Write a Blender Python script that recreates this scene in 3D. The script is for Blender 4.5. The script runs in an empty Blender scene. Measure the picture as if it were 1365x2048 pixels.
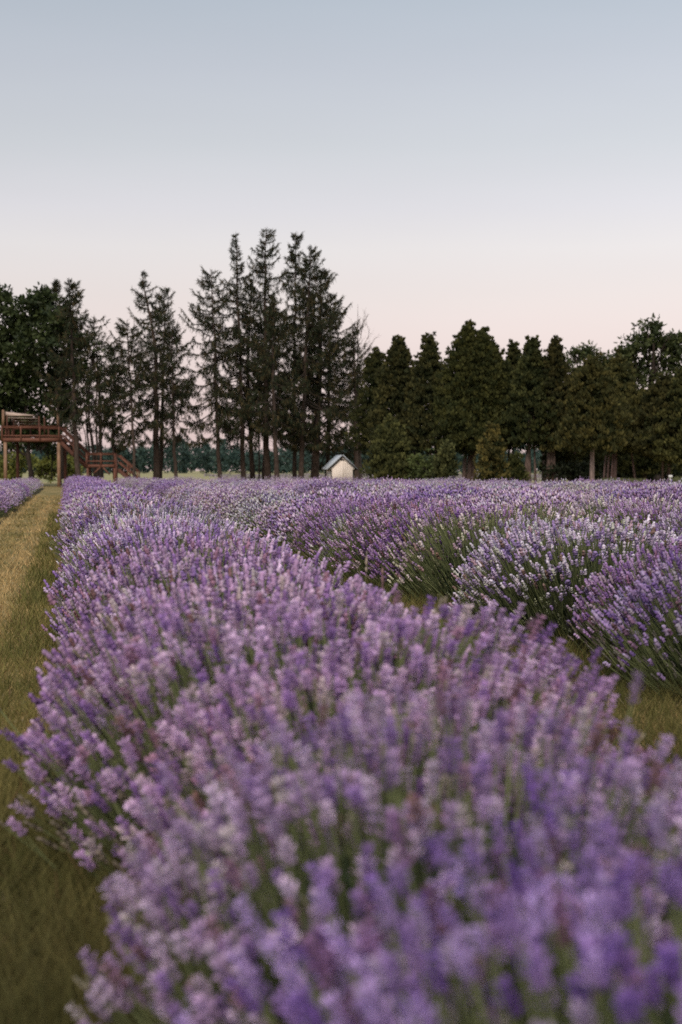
import bpy, math, random
import numpy as np
from mathutils import Vector, Matrix

R = math.radians
sc = bpy.context.scene
col = sc.collection

# ------------------------------------------------------------------ camera
CAM_H = 1.2
F_PX = 2844.0                 # focal length in pixels of the 2048 px high frame
HOR = 941.0                   # horizon row in the photograph
cam_d = bpy.data.cameras.new('camera')
cam = bpy.data.objects.new('camera', cam_d)
col.objects.link(cam)
sc.camera = cam
cam_d.sensor_fit = 'VERTICAL'
cam_d.sensor_height = 36.0
cam_d.sensor_width = 24.0
cam_d.lens = 50.0
cam_d.clip_start = 0.05
cam_d.clip_end = 6000.0
cam.location = (0, 0, CAM_H)
cam.rotation_euler = (R(90 - 1.67), 0, 0)
cam_d.dof.use_dof = True
cam_d.dof.focus_distance = 13.0
cam_d.dof.aperture_fstop = 2.7

# ------------------------------------------------------------------ sky
def lin(c):
    c = c / 255.0
    return c / 12.92 if c <= 0.04045 else ((c + 0.055) / 1.055) ** 2.4
def L3(r, g, b, a=1.0):
    return (lin(r), lin(g), lin(b), a)

w = bpy.data.worlds.new('World')
sc.world = w
w.use_nodes = True
nt = w.node_tree
nt.nodes.clear()
out = nt.nodes.new('ShaderNodeOutputWorld')
bg = nt.nodes.new('ShaderNodeBackground')
tc = nt.nodes.new('ShaderNodeTexCoord')
sep = nt.nodes.new('ShaderNodeSeparateXYZ')
ramp = nt.nodes.new('ShaderNodeValToRGB')
nt.links.new(tc.outputs['Generated'], sep.inputs[0])
nt.links.new(sep.outputs['Z'], ramp.inputs[0])
# the sky is a little brighter towards the right, with very faint unevenness
def _n(kind, **kw):
    q_ = nt.nodes.new(kind)
    for k_, v_ in kw.items(): setattr(q_, k_, v_)
    return q_
mrx = _n('ShaderNodeMapRange'); mrx.inputs['From Min'].default_value = -0.30; mrx.inputs['From Max'].default_value = 0.30
mrx.inputs['To Min'].default_value = 0.91; mrx.inputs['To Max'].default_value = 1.04
nt.links.new(sep.outputs['X'], mrx.inputs['Value'])
mpw = _n('ShaderNodeMapping'); mpw.inputs['Scale'].default_value = (1.2, 1.2, 7.0)
nzw = _n('ShaderNodeTexNoise'); nzw.inputs['Scale'].default_value = 2.2; nzw.inputs['Detail'].default_value = 3
nt.links.new(tc.outputs['Generated'], mpw.inputs['Vector']); nt.links.new(mpw.outputs[0], nzw.inputs['Vector'])
mrn = _n('ShaderNodeMapRange'); mrn.inputs['From Min'].default_value = 0.3; mrn.inputs['From Max'].default_value = 0.7
mrn.inputs['To Min'].default_value = 0.985; mrn.inputs['To Max'].default_value = 1.02
nt.links.new(nzw.outputs['Fac'], mrn.inputs['Value'])
mm = _n('ShaderNodeMath', operation='MULTIPLY'); nt.links.new(mrx.outputs['Result'], mm.inputs[0]); nt.links.new(mrn.outputs['Result'], mm.inputs[1])
mxw = _n('ShaderNodeMix', data_type='RGBA', blend_type='MULTIPLY'); mxw.inputs['Factor'].default_value = 1.0
nt.links.new(ramp.outputs[0], mxw.inputs['A']); nt.links.new(mm.outputs[0], mxw.inputs['B'])
nt.links.new(mxw.outputs['Result'], bg.inputs['Color'])
nt.links.new(bg.outputs[0], out.inputs['Surface'])
stops = [(0.0, (224, 197, 195)), (0.030, (231, 207, 203)), (0.064, (238, 219, 215)), (0.093, (241, 226, 222)), (0.119, (239, 229, 226)),
         (0.153, (236, 232, 232)), (0.180, (227, 226, 231)), (0.220, (212, 216, 222)), (0.268, (200, 206, 216)), (0.314, (187, 197, 209)),
         (0.55, (170, 181, 200)), (1.0, (150, 168, 192))]
cr = ramp.color_ramp
cr.elements[0].position = stops[0][0]; cr.elements[0].color = L3(*stops[0][1])
cr.elements[1].position = stops[-1][0]; cr.elements[1].color = L3(*stops[-1][1])
for p, c in stops[1:-1]:
    e = cr.elements.new(p); e.color = L3(*c)
bg.inputs['Strength'].default_value = 1.0

# ------------------------------------------------------------------ sun (the warm afterglow behind the camera)
sun_d = bpy.data.lights.new('afterglow', 'SUN')
sun_d.energy = 2.45
sun_d.angle = R(25)
sun_d.color = (1.0, 0.84, 0.72)
sun = bpy.data.objects.new('afterglow', sun_d)
col.objects.link(sun)
sun.rotation_euler = (R(50), 0, R(-9))

sc.view_settings.view_transform = 'Standard'
sc.view_settings.look = 'None'
sc.view_settings.exposure = 0.0
sc.view_settings.gamma = 1.0
sc.view_settings.use_curve_mapping = False
sc.render.engine = 'CYCLES'
sc.cycles.max_bounces = 5
sc.cycles.diffuse_bounces = 3
sc.cycles.glossy_bounces = 1
sc.cycles.transmission_bounces = 2
sc.cycles.volume_bounces = 0
sc.cycles.use_denoising = False

# ------------------------------------------------------------------ helpers
rng = np.random.default_rng(7)
random.seed(7)

def X(px, Y):
    return (px - 682.5) * Y / F_PX
def Z(py, Y):
    return CAM_H + (HOR - py) * Y / F_PX

def norm(v):
    return v / np.maximum(np.linalg.norm(v, axis=-1, keepdims=True), 1e-9)

def mk_mesh(name, parts, mat, smooth=False):
    """parts: list of (V (n,3), F (m,3|4) int, C (n,3)); one mesh with colour attribute Col"""
    V = np.concatenate([p[0] for p in parts]).astype(np.float32)
    C = np.concatenate([np.broadcast_to(np.asarray(p[2], dtype=np.float32), (len(p[0]), 3)) for p in parts])
    loops, sizes, off = [], [], 0
    for p in parts:
        f = np.asarray(p[1])
        loops.append((f + off).ravel()); sizes.append(np.full(len(f), f.shape[1])); off += len(p[0])
    loops = np.concatenate(loops).astype(np.int32); sizes = np.concatenate(sizes).astype(np.int32)
    me = bpy.data.meshes.new(name)
    me.vertices.add(len(V)); me.vertices.foreach_set('co', V.ravel())
    me.loops.add(len(loops)); me.loops.foreach_set('vertex_index', loops)
    me.polygons.add(len(sizes))
    st = np.concatenate([[0], np.cumsum(sizes)[:-1]]).astype(np.int32)
    me.polygons.foreach_set('loop_start', st)
    try:
        me.polygons.foreach_set('loop_total', sizes)
    except Exception:
        pass
    if smooth:
        me.polygons.foreach_set('use_smooth', np.ones(len(sizes), dtype=bool))
    at = me.attributes.new('Col', 'FLOAT_COLOR', 'POINT')
    c4 = np.ones((len(V), 4), dtype=np.float32); c4[:, :3] = C
    at.data.foreach_set('color', c4.ravel())
    me.materials.append(mat)
    me.update(calc_edges=True)
    return me

def link(name, me, parent=None, loc=(0, 0, 0), rz=0.0, color=None, kind=None, label=None):
    o = bpy.data.objects.new(name, me)
    col.objects.link(o)
    o.location = loc; o.rotation_euler = (0, 0, rz)
    if parent is not None: o.parent = parent
    if color is not None: o.color = (*color, 1.0)
    if kind: o['kind'] = kind
    if label: o['label'] = label
    return o

def thing(name, label, cat, loc=(0, 0, 0), rz=0.0, group=None):
    o = bpy.data.objects.new(name, None)
    o.empty_display_size = 0.1
    col.objects.link(o)
    o.location = loc; o.rotation_euler = (0, 0, rz)
    o['label'] = label; o['category'] = cat
    if group: o['group'] = group
    return o

def frames(d, rngl):
    """orthonormal frames (n,3,3), columns u,v,d with random spin"""
    d = norm(d)
    a = norm(rngl.normal(size=d.shape))
    u = norm(np.cross(a, d)); v = np.cross(d, u)
    return np.stack([u, v, d], axis=2)

def inst(tv, tf, tc_, P, Fm, S, Cm):
    """instance a template: tv (k,3), tf (m,c), tc_ (k,3) colour multipliers; P (n,3), Fm (n,3,3), S (n,3), Cm (n,3)"""
    n, k = len(P), len(tv)
    v = tv[None, :, :] * S[:, None, :]
    v = np.einsum('nij,nkj->nki', Fm, v) + P[:, None, :]
    f = tf[None, :, :] + (np.arange(n) * k)[:, None, None]
    c = tc_[None, :, :] * Cm[:, None, :]
    return v.reshape(-1, 3), f.reshape(-1, tf.shape[1]), c.reshape(-1, 3)

def tube(pts, rad, n=6, c=(1, 1, 1), cap=True):
    pts = np.asarray(pts, float); rad = np.asarray(rad, float)
    k = len(pts)
    t = np.gradient(pts, axis=0); t = norm(t)
    ref = np.array([0.0, 1.0, 0.0]) if abs(t[0][2]) > 0.5 else np.array([0.0, 0.0, 1.0])
    u = norm(np.cross(np.broadcast_to(ref, t.shape), t)); v = np.cross(t, u)
    a = np.arange(n) * 2 * math.pi / n
    ring = u[:, None, :] * np.cos(a)[None, :, None] + v[:, None, :] * np.sin(a)[None, :, None]
    V = (pts[:, None, :] + ring * rad[:, None, None]).reshape(-1, 3)
    F = []
    for i in range(k - 1):
        for j in range(n):
            F.append((i * n + j, i * n + (j + 1) % n, (i + 1) * n + (j + 1) % n, (i + 1) * n + j))
    return V, np.array(F), np.broadcast_to(np.asarray(c, float), (len(V), 3))

BOXF = np.array([(0, 3, 2, 1), (4, 5, 6, 7), (0, 1, 5, 4), (1, 2, 6, 5), (2, 3, 7, 6), (3, 0, 4, 7)])
BOXF2 = np.array([(0, 1, 2, 3), (7, 6, 5, 4), (0, 4, 5, 1), (1, 5, 6, 2), (2, 6, 7, 3), (3, 7, 4, 0)])
def box(x0, x1, y0, y1, z0, z1, c=(1, 1, 1)):
    V = np.array([(x0, y0, z0), (x1, y0, z0), (x1, y1, z0), (x0, y1, z0), (x0, y0, z1), (x1, y0, z1), (x1, y1, z1), (x0, y1, z1)], float)
    return V, BOXF, np.broadcast_to(np.asarray(c, float), (8, 3))

def beam(p, q, wd, ht, c=(1, 1, 1)):
    """a straight board from p to q, wd across (horizontal), ht the other way"""
    p = np.array(p, float); q = np.array(q, float)
    d = norm(q - p)
    up = np.array([0, 0, 1.0]) if abs(d[2]) < 0.95 else np.array([0, 1.0, 0])
    s = norm(np.cross(d, up)); h = np.cross(s, d)
    V = []
    for e in (p, q):
        for a, b in ((-1, -1), (1, -1), (1, 1), (-1, 1)):
            V.append(e + s * a * wd / 2 + h * b * ht / 2)
    F = np.array([(0, 1, 2, 3), (7, 6, 5, 4), (0, 4, 5, 1), (1, 5, 6, 2), (2, 6, 7, 3), (3, 7, 4, 0)])
    return np.array(V), F, np.broadcast_to(np.asarray(c, float), (8, 3))

# ------------------------------------------------------------------ materials
def mat_attr(name, rough=0.8, transl=0.0, noise=0.0, nscale=6.0, spec=0.2):
    m = bpy.data.materials.new(name); m.use_nodes = True
    t = m.node_tree; b = t.nodes['Principled BSDF']; o = t.nodes['Material Output']
    at = t.nodes.new('ShaderNodeAttribute'); at.attribute_name = 'Col'
    oi = t.nodes.new('ShaderNodeObjectInfo')
    mx = t.nodes.new('ShaderNodeMix'); mx.data_type = 'RGBA'; mx.blend_type = 'MULTIPLY'; mx.inputs['Factor'].default_value = 1.0
    t.links.new(at.outputs['Color'], mx.inputs['A']); t.links.new(oi.outputs['Color'], mx.inputs['B'])
    last = mx.outputs['Result']
    if noise > 0:
        tcn = t.nodes.new('ShaderNodeTexCoord')
        nz = t.nodes.new('ShaderNodeTexNoise'); nz.inputs['Scale'].default_value = nscale; nz.inputs['Detail'].default_value = 4
        t.links.new(tcn.outputs['Object'], nz.inputs['Vector'])
        mr = t.nodes.new('ShaderNodeMapRange')
        mr.inputs['From Min'].default_value = 0.3; mr.inputs['From Max'].default_value = 0.7
        mr.inputs['To Min'].default_value = 1 - noise; mr.inputs['To Max'].default_value = 1 + noise
        t.links.new(nz.outputs['Fac'], mr.inputs['Value'])
        m2 = t.nodes.new('ShaderNodeMix'); m2.data_type = 'RGBA'; m2.blend_type = 'MULTIPLY'; m2.inputs['Factor'].default_value = 1.0
        t.links.new(last, m2.inputs['A']); t.links.new(mr.outputs['Result'], m2.inputs['B'])
        last = m2.outputs['Result']
    t.links.new(last, b.inputs['Base Color'])
    b.inputs['Roughness'].default_value = rough
    b.inputs['Specular IOR Level'].default_value = spec
    if transl > 0:
        tr = t.nodes.new('ShaderNodeBsdfTranslucent'); ms = t.nodes.new('ShaderNodeMixShader')
        ms.inputs[0].default_value = transl
        t.links.new(last, tr.inputs['Color'])
        t.links.new(b.outputs[0], ms.inputs[1]); t.links.new(tr.outputs[0], ms.inputs[2]); t.links.new(ms.outputs[0], o.inputs['Surface'])
    return m

M_bloom = mat_attr('lavender_bloom', 0.85, 0.25, spec=0.1)
M_leaf = mat_attr('lavender_leaf', 0.7, 0.2, spec=0.2)
M_needle = mat_attr('conifer_needles', 0.75, 0.1, spec=0.15)
M_broad = mat_attr('broad_leaves', 0.6, 0.25, spec=0.25)
M_grass = mat_attr('grass_blades', 0.75, 0.25, spec=0.15)
M_far = mat_attr('far_leaves', 0.9, 0.0, spec=0.05)

def mat_bark():
    m = bpy.data.materials.new('bark'); m.use_nodes = True
    t = m.node_tree; b = t.nodes['Principled BSDF']
    at = t.nodes.new('ShaderNodeAttribute'); at.attribute_name = 'Col'
    tcn = t.nodes.new('ShaderNodeTexCoord'); mp = t.nodes.new('ShaderNodeMapping'); mp.inputs['Scale'].default_value = (9, 9, 1.6)
    nz = t.nodes.new('ShaderNodeTexNoise'); nz.inputs['Scale'].default_value = 1.5; nz.inputs['Detail'].default_value = 6
    t.links.new(tcn.outputs['Object'], mp.inputs['Vector']); t.links.new(mp.outputs[0], nz.inputs['Vector'])
    mr = t.nodes.new('ShaderNodeMapRange'); mr.inputs['From Min'].default_value = 0.35; mr.inputs['From Max'].default_value = 0.65
    mr.inputs['To Min'].default_value = 0.55; mr.inputs['To Max'].default_value = 1.35
    t.links.new(nz.outputs['Fac'], mr.inputs['Value'])
    m2 = t.nodes.new('ShaderNodeMix'); m2.data_type = 'RGBA'; m2.blend_type = 'MULTIPLY'; m2.inputs['Factor'].default_value = 1.0
    t.links.new(at.outputs['Color'], m2.inputs['A']); t.links.new(mr.outputs['Result'], m2.inputs['B'])
    t.links.new(m2.outputs['Result'], b.inputs['Base Color'])
    bp = t.nodes.new('ShaderNodeBump'); bp.inputs['Strength'].default_value = 0.7; bp.inputs['Distance'].default_value = 0.05
    t.links.new(nz.outputs['Fac'], bp.inputs['Height']); t.links.new(bp.outputs[0], b.inputs['Normal'])
    b.inputs['Roughness'].default_value = 0.9; b.inputs['Specular IOR Level'].default_value = 0.15
    return m
M_bark = mat_bark()

def mat_wood(name, rgb, stretch=(2, 30, 30), amt=0.35, rough=0.75, spec=0.2):
    m = bpy.data.materials.new(name); m.use_nodes = True
    t = m.node_tree; b = t.nodes['Principled BSDF']
    tcn = t.nodes.new('ShaderNodeTexCoord'); mp = t.nodes.new('ShaderNodeMapping'); mp.inputs['Scale'].default_value = stretch
    nz = t.nodes.new('ShaderNodeTexNoise'); nz.inputs['Scale'].default_value = 1.0; nz.inputs['Detail'].default_value = 5
    t.links.new(tcn.outputs['Object'], mp.inputs['Vector']); t.links.new(mp.outputs[0], nz.inputs['Vector'])
    n2 = t.nodes.new('ShaderNodeTexNoise'); n2.inputs['Scale'].default_value = 1.7; n2.inputs['Detail'].default_value = 3
    t.links.new(tcn.outputs['Object'], n2.inputs['Vector'])
    ad = t.nodes.new('ShaderNodeMath'); ad.operation = 'ADD'
    t.links.new(nz.outputs['Fac'], ad.inputs[0]); t.links.new(n2.outputs['Fac'], ad.inputs[1])
    mr = t.nodes.new('ShaderNodeMapRange'); mr.inputs['From Min'].default_value = 0.7; mr.inputs['From Max'].default_value = 1.3
    mr.inputs['To Min'].default_value = 1 - amt; mr.inputs['To Max'].default_value = 1 + amt
    t.links.new(ad.outputs[0], mr.inputs['Value'])
    m2 = t.nodes.new('ShaderNodeMix'); m2.data_type = 'RGBA'; m2.blend_type = 'MULTIPLY'; m2.inputs['Factor'].default_value = 1.0
    m2.inputs['A'].default_value = (*rgb, 1)
    t.links.new(mr.outputs['Result'], m2.inputs['B'])
    t.links.new(m2.outputs['Result'], b.inputs['Base Color'])
    b.inputs['Roughness'].default_value = rough; b.inputs['Specular IOR Level'].default_value = spec
    return m

M_red = mat_wood('red_stained_wood', (0.17, 0.077, 0.053))
M_darkwood = mat_wood('dark_stained_wood', (0.11, 0.05, 0.036))
M_post = mat_wood('weathered_post', (0.27, 0.17, 0.11), (14, 14, 2))
M_siding = mat_wood('cream_siding', (0.92, 0.85, 0.76), (5, 5, 1.2), 0.04, 0.7)
M_trim = mat_wood('dark_trim', (0.03, 0.025, 0.022), (2, 10, 10), 0.2)
M_metal = mat_wood('pale_metal_roof', (0.50, 0.56, 0.60), (3, 3, 3), 0.08, 0.5, 0.4)
M_canopy = mat_wood('faded_canopy', (0.50, 0.40, 0.34), (3, 3, 3), 0.12, 0.8)
M_white = mat_wood('white_marker', (0.75, 0.75, 0.72), (3, 3, 3), 0.05, 0.6)

# ------------------------------------------------------------------ rows of lavender: layout
AZ = math.atan((135 - 682.5) / F_PX)          # rows run a little to the left of the view
DS = np.array([math.sin(AZ), math.cos(AZ)])   # along a row
DT = np.array([math.cos(AZ), -math.sin(AZ)])  # across, to the right
def row_xy(s, t):
    return DS * s + DT * t
PITCH = 3.1
T0 = 0.72
def far_limit(px):
    return float(np.interp(px, [0, 650, 900, 1365], [97, 92, 68, 52]))

# ------------------------------------------------------------------ ground
def build_ground():
    m = bpy.data.materials.new('mown_ground'); m.use_nodes = True
    t = m.node_tree; b = t.nodes['Principled BSDF']
    tcn = t.nodes.new('ShaderNodeTexCoord')
    def noise(scale, det):
        n = t.nodes.new('ShaderNodeTexNoise'); n.inputs['Scale'].default_value = scale; n.inputs['Detail'].default_value = det
        t.links.new(tcn.outputs['Object'], n.inputs['Vector']); return n
    n1 = noise(0.9, 5); n2 = noise(14, 6); n3 = noise(0.02, 3)
    r1 = t.nodes.new('ShaderNodeValToRGB'); r1.color_ramp.elements[0].position = 0.35; r1.color_ramp.elements[1].position = 0.65
    r1.color_ramp.elements[0].color = (0.17, 0.155, 0.055, 1); r1.color_ramp.elements[1].color = (0.46, 0.34, 0.15, 1)
    t.links.new(n1.outputs['Fac'], r1.inputs[0])
    r2 = t.nodes.new('ShaderNodeValToRGB'); r2.color_ramp.elements[0].position = 0.3; r2.color_ramp.elements[1].position = 0.7
    r2.color_ramp.elements[0].color = (0.45, 0.45, 0.45, 1); r2.color_ramp.elements[1].color = (1.3, 1.3, 1.3, 1)
    t.links.new(n2.outputs['Fac'], r2.inputs[0])
    mx = t.nodes.new('ShaderNodeMix'); mx.data_type = 'RGBA'; mx.blend_type = 'MULTIPLY'; mx.inputs['Factor'].default_value = 1
    t.links.new(r1.outputs[0], mx.inputs['A']); t.links.new(r2.outputs[0], mx.inputs['B'])
    # the far meadow is paler, dry hay
    sp = t.nodes.new('ShaderNodeSeparateXYZ'); t.links.new(tcn.outputs['Object'], sp.inputs[0])
    mr = t.nodes.new('ShaderNodeMapRange'); mr.inputs['From Min'].default_value = 110; mr.inputs['From Max'].default_value = 150
    t.links.new(sp.outputs['Y'], mr.inputs['Value'])
    r3 = t.nodes.new('ShaderNodeValToRGB'); r3.color_ramp.elements[0].position = 0.4; r3.color_ramp.elements[1].position = 0.6
    r3.color_ramp.elements[0].color = (0.30, 0.30, 0.13, 1); r3.color_ramp.elements[1].color = (0.42, 0.36, 0.20, 1)
    t.links.new(n3.outputs['Fac'], r3.inputs[0])
    m3 = t.nodes.new('ShaderNodeMix'); m3.data_type = 'RGBA'
    t.links.new(mr.outputs['Result'], m3.inputs['Factor']); t.links.new(mx.outputs['Result'], m3.inputs['A']); t.links.new(r3.outputs[0], m3.inputs['B'])
    t.links.new(m3.outputs['Result'], b.inputs['Base Color'])
    bp = t.nodes.new('ShaderNodeBump'); bp.inputs['Strength'].default_value = 0.6; bp.inputs['Distance'].default_value = 0.03
    t.links.new(n2.outputs['Fac'], bp.inputs['Height']); t.links.new(bp.outputs[0], b.inputs['Normal'])
    b.inputs['Roughness'].default_value = 0.95; b.inputs['Specular IOR Level'].default_value = 0.1
    xs = np.array([-3000, -400, -60, -12, -3, 0, 3, 12, 60, 400, 3000.]); ys = np.array([-300, -20, -3, 0, 3, 10, 30, 80, 150, 400, 900, 4500.])
    V = np.array([(x, y, 0) for y in ys for x in xs]); n = len(xs)
    F = np.array([(j * n + i, j * n + i + 1, (j + 1) * n + i + 1, (j + 1) * n + i) for j in range(len(ys) - 1) for i in range(n - 1)])
    link('ground', mk_mesh('ground', [(V, F, np.ones((len(V), 3)))], m), kind='structure')
build_ground()

# earth under each row of bushes, its dark tone painting in their shade
def beds():
    M_soil_shade = mat_attr('bed_soil_shade', 0.95, 0.0, 0.45, 9.0, 0.05)
    for kk in range(-2, 8):
        t0 = T0 + PITCH * kk + 0.05
        n = 60; ss = np.linspace(-1.0, 99.0, n)
        r = np.random.default_rng(900 + kk)
        wl = 0.80 + 0.10 * r.random(n); wr = 0.80 + 0.10 * r.random(n)
        V = []
        for i in range(n):
            a = row_xy(ss[i], t0 - wl[i]); b = row_xy(ss[i], t0 + wr[i])
            V += [(a[0], a[1], 0.004), (b[0], b[1], 0.004)]
        F = np.array([(2 * i, 2 * i + 1, 2 * i + 3, 2 * i + 2) for i in range(n - 1)])
        link('planting_bed', mk_mesh('planting_bed', [(np.array(V), F, np.tile([[0.055, 0.048, 0.026]], (len(V), 1)))], M_soil_shade), kind='structure')
beds()

# grass blades on the mown strips between the rows
def build_grass():
    r = np.random.default_rng(11)
    parts = []
    def strip(n, t0, t1, s0, s1, hmul=1.0, tint=(1, 1, 1)):
        u = r.random(n)
        s = 1.0 / (1.0 / s0 + u * (1.0 / s1 - 1.0 / s0))
        t = t0 + (t1 - t0) * r.random(n)
        xy = DS[None, :] * s[:, None] + DT[None, :] * t[:, None]
        lod = np.clip(s / 7.0, 1.0, 7.0)
        h = (0.022 + 0.03 * r.random(n)) * hmul * np.clip(lod, 1, 1.5)
        wd = 0.0032 * lod
        a = r.random(n) * 2 * math.pi
        lean = r.normal(size=(n, 2)) * 0.6
        ux, uy = np.cos(a) * wd, np.sin(a) * wd
        V = np.zeros((n, 3, 3))
        V[:, 0, 0] = xy[:, 0] - ux; V[:, 0, 1] = xy[:, 1] - uy
        V[:, 1, 0] = xy[:, 0] + ux; V[:, 1, 1] = xy[:, 1] + uy
        V[:, 2, 0] = xy[:, 0] + lean[:, 0] * h; V[:, 2, 1] = xy[:, 1] + lean[:, 1] * h; V[:, 2, 2] = h
        f = np.sin(xy[:, 0] * 2.3 + 1.3 * np.sin(xy[:, 1] * 1.1)) * np.sin(xy[:, 1] * 1.7 + 1.1 * np.sin(xy[:, 0] * 1.9)) * 0.5 + 0.5
        wear = np.exp(-((t + 1.35) / 0.16) ** 2) + np.exp(-((t + 0.62) / 0.16) ** 2)
        k = np.clip(f * 0.6 + r.random(n) * 0.5 - 0.12 + 0.4 * wear, 0, 1)[:, None]; h = h * (1 - 0.5 * np.clip(wear, 0, 1))
        c = (1 - k) * np.array([0.16, 0.165, 0.055]) + k * np.array([0.64, 0.46, 0.21])
        near = np.clip((6.5 - s) / 3.5, 0, 1)[:, None]; c = c * (1 - near) + near * (0.3 * c + 0.75 * np.array([0.046, 0.052, 0.02])); c = c * (0.7 + 0.6 * r.random((n, 1))) * np.array(tint) * 0.88  # near blades darker and greener: corner shade painted into the grass
        lit = r.random(n); c[lit > 0.975] = np.array([0.50, 0.42, 0.28]); c[lit < 0.012] = np.array([0.20, 0.11, 0.06]); V[lit > 0.975, 2, 2] *= 0.4
        parts.append((V.reshape(-1, 3), np.arange(3 * n).reshape(n, 3), np.repeat(c, 3, axis=0)))
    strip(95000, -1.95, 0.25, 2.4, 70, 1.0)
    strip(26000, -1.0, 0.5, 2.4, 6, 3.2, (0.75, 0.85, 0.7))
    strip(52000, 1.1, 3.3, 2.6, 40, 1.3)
    strip(24000, 2.3, 3.3, 3.0, 22, 2.6, (0.38, 0.46, 0.34)); strip(15000, 1.0, 2.3, 3.0, 24, 2.2, (0.45, 0.52, 0.4)); strip(12000, -0.45, 0.2, 4, 40, 2.0, (0.5, 0.6, 0.45))  # darker tints paint shade into the grass along the row feet
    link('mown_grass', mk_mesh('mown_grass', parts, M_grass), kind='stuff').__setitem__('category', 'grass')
    bpy.data.objects['mown_grass']['label'] = 'short olive and straw coloured grass mown between the lavender rows'
build_grass()

# ------------------------------------------------------------------ lavender bush meshes
def bumps(r, n=6, k=3.0):
    A = r.normal(size=(n, 3)) * k; ph = r.random(n) * 6.28; am = r.random(n)
    def f(d):
        return (np.sin(d @ A.T + ph) * am).sum(1) / am.sum()
    return f

def spike_near(r, whorls=5, per=6):
    V, F, C = [], [], []
    def add(v, f, c):
        o = sum(len(x) for x in V); V.append(np.array(v, float)); F.append(np.array(f) + o); C.append(np.array(c, float))
    for wi in range(whorls):
        z = wi / (whorls - 0.2)
        rad = 0.5 * (1.0 - 0.5 * abs(z - 0.4) ** 1.4) * (0.65 + 0.35 * (wi % 2 == 0) + 0.1 * r.random())
        for j in range(per):
            if r.random() < 0.1: continue
            a = (j + 0.5 * (wi % 2) + 0.3 * r.random()) * 2 * math.pi / per
            d = np.array([math.cos(a), math.sin(a), 0]); s = np.array([-math.sin(a), math.cos(a), 0])
            rr = rad * (0.8 + 0.4 * r.random()); z0 = z * 0.86
            up = 0.10 + 0.05 * r.random()
            pal = 0.75 + 0.6 * r.random()
            base = d * 0.08 + np.array([0, 0, z0])
            tip = d * rr + np.array([0, 0, z0 + up])
            mid = d * rr * 0.62 + np.array([0, 0, z0 + up * 0.45])
            w_ = 0.20 * rr / 0.5
            add([base, mid + s * w_ * 0.8, tip + s * w_ * 0.5 + np.array([0, 0, 0.02]), tip - s * w_ * 0.5 + np.array([0, 0, 0.02]), mid - s * w_ * 0.8, mid + np.array([0, 0, 0.055])],
                [(0, 5, 1), (1, 5, 2), (2, 5, 3), (3, 5, 4), (4, 5, 0)],
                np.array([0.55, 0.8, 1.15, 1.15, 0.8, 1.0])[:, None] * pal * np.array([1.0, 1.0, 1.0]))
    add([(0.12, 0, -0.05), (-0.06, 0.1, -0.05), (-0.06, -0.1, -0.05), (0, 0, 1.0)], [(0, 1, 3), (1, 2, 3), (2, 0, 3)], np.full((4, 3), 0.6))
    return np.concatenate(V), np.concatenate(F), np.concatenate(C)

def spike_mid(r):
    n = 5; V = []; C = []
    prof = [(0.0, 0.2), (0.14, 0.5), (0.3, 0.28), (0.48, 0.5), (0.64, 0.26), (0.8, 0.36)]
    for z, q in prof:
        for j in range(n):
            a = j * 2 * math.pi / n + z * 5
            k = q * (0.6 + 0.7 * r.random())
            V.append((k * math.cos(a), k * math.sin(a), z + 0.06 * r.normal())); b = 0.7 + 0.6 * r.random()
            C.append((b, b, b))
    V.append((0, 0, 1.02)); C.append((1, 1, 1))
    F = []
    for i in range(len(prof) - 1):
        for j in range(n):
            a, b, c, d = i * n + j, i * n + (j + 1) % n, (i + 1) * n + (j + 1) % n, (i + 1) * n + j
            F += [(a, b, c), (a, c, d)]
    i = len(prof) - 1
    for j in range(n): F.append((i * n + j, i * n + (j + 1) % n, len(V) - 1))
    return np.array(V), np.array(F), np.array(C)

def spike_far(r):
    V = [(0, 0, 0)]
    for j in range(3):
        a = j * 2.094; V.append((0.42 * math.cos(a), 0.42 * math.sin(a), 0.35 + 0.1 * j))
    V.append((0, 0, 1.0))
    F = [(0, 2, 1), (0, 3, 2), (0, 1, 3), (1, 2, 4), (2, 3, 4), (3, 1, 4)]
    return np.array(V, float), np.array(F), np.array([(0.7,) * 3, (0.9,) * 3, (1.1,) * 3, (1.0,) * 3, (1.1,) * 3])

LEAF_V = np.array([(-0.5, 0, 0), (0.5, 0, 0), (0.62, 0.1, 0.55), (0, 0, 1.0), (-0.62, 0.1, 0.55)], float)
LEAF_F = np.array([(0, 1, 2), (0, 2, 4), (4, 2, 3)])
LEAF_C = np.ones((5, 3))

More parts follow.
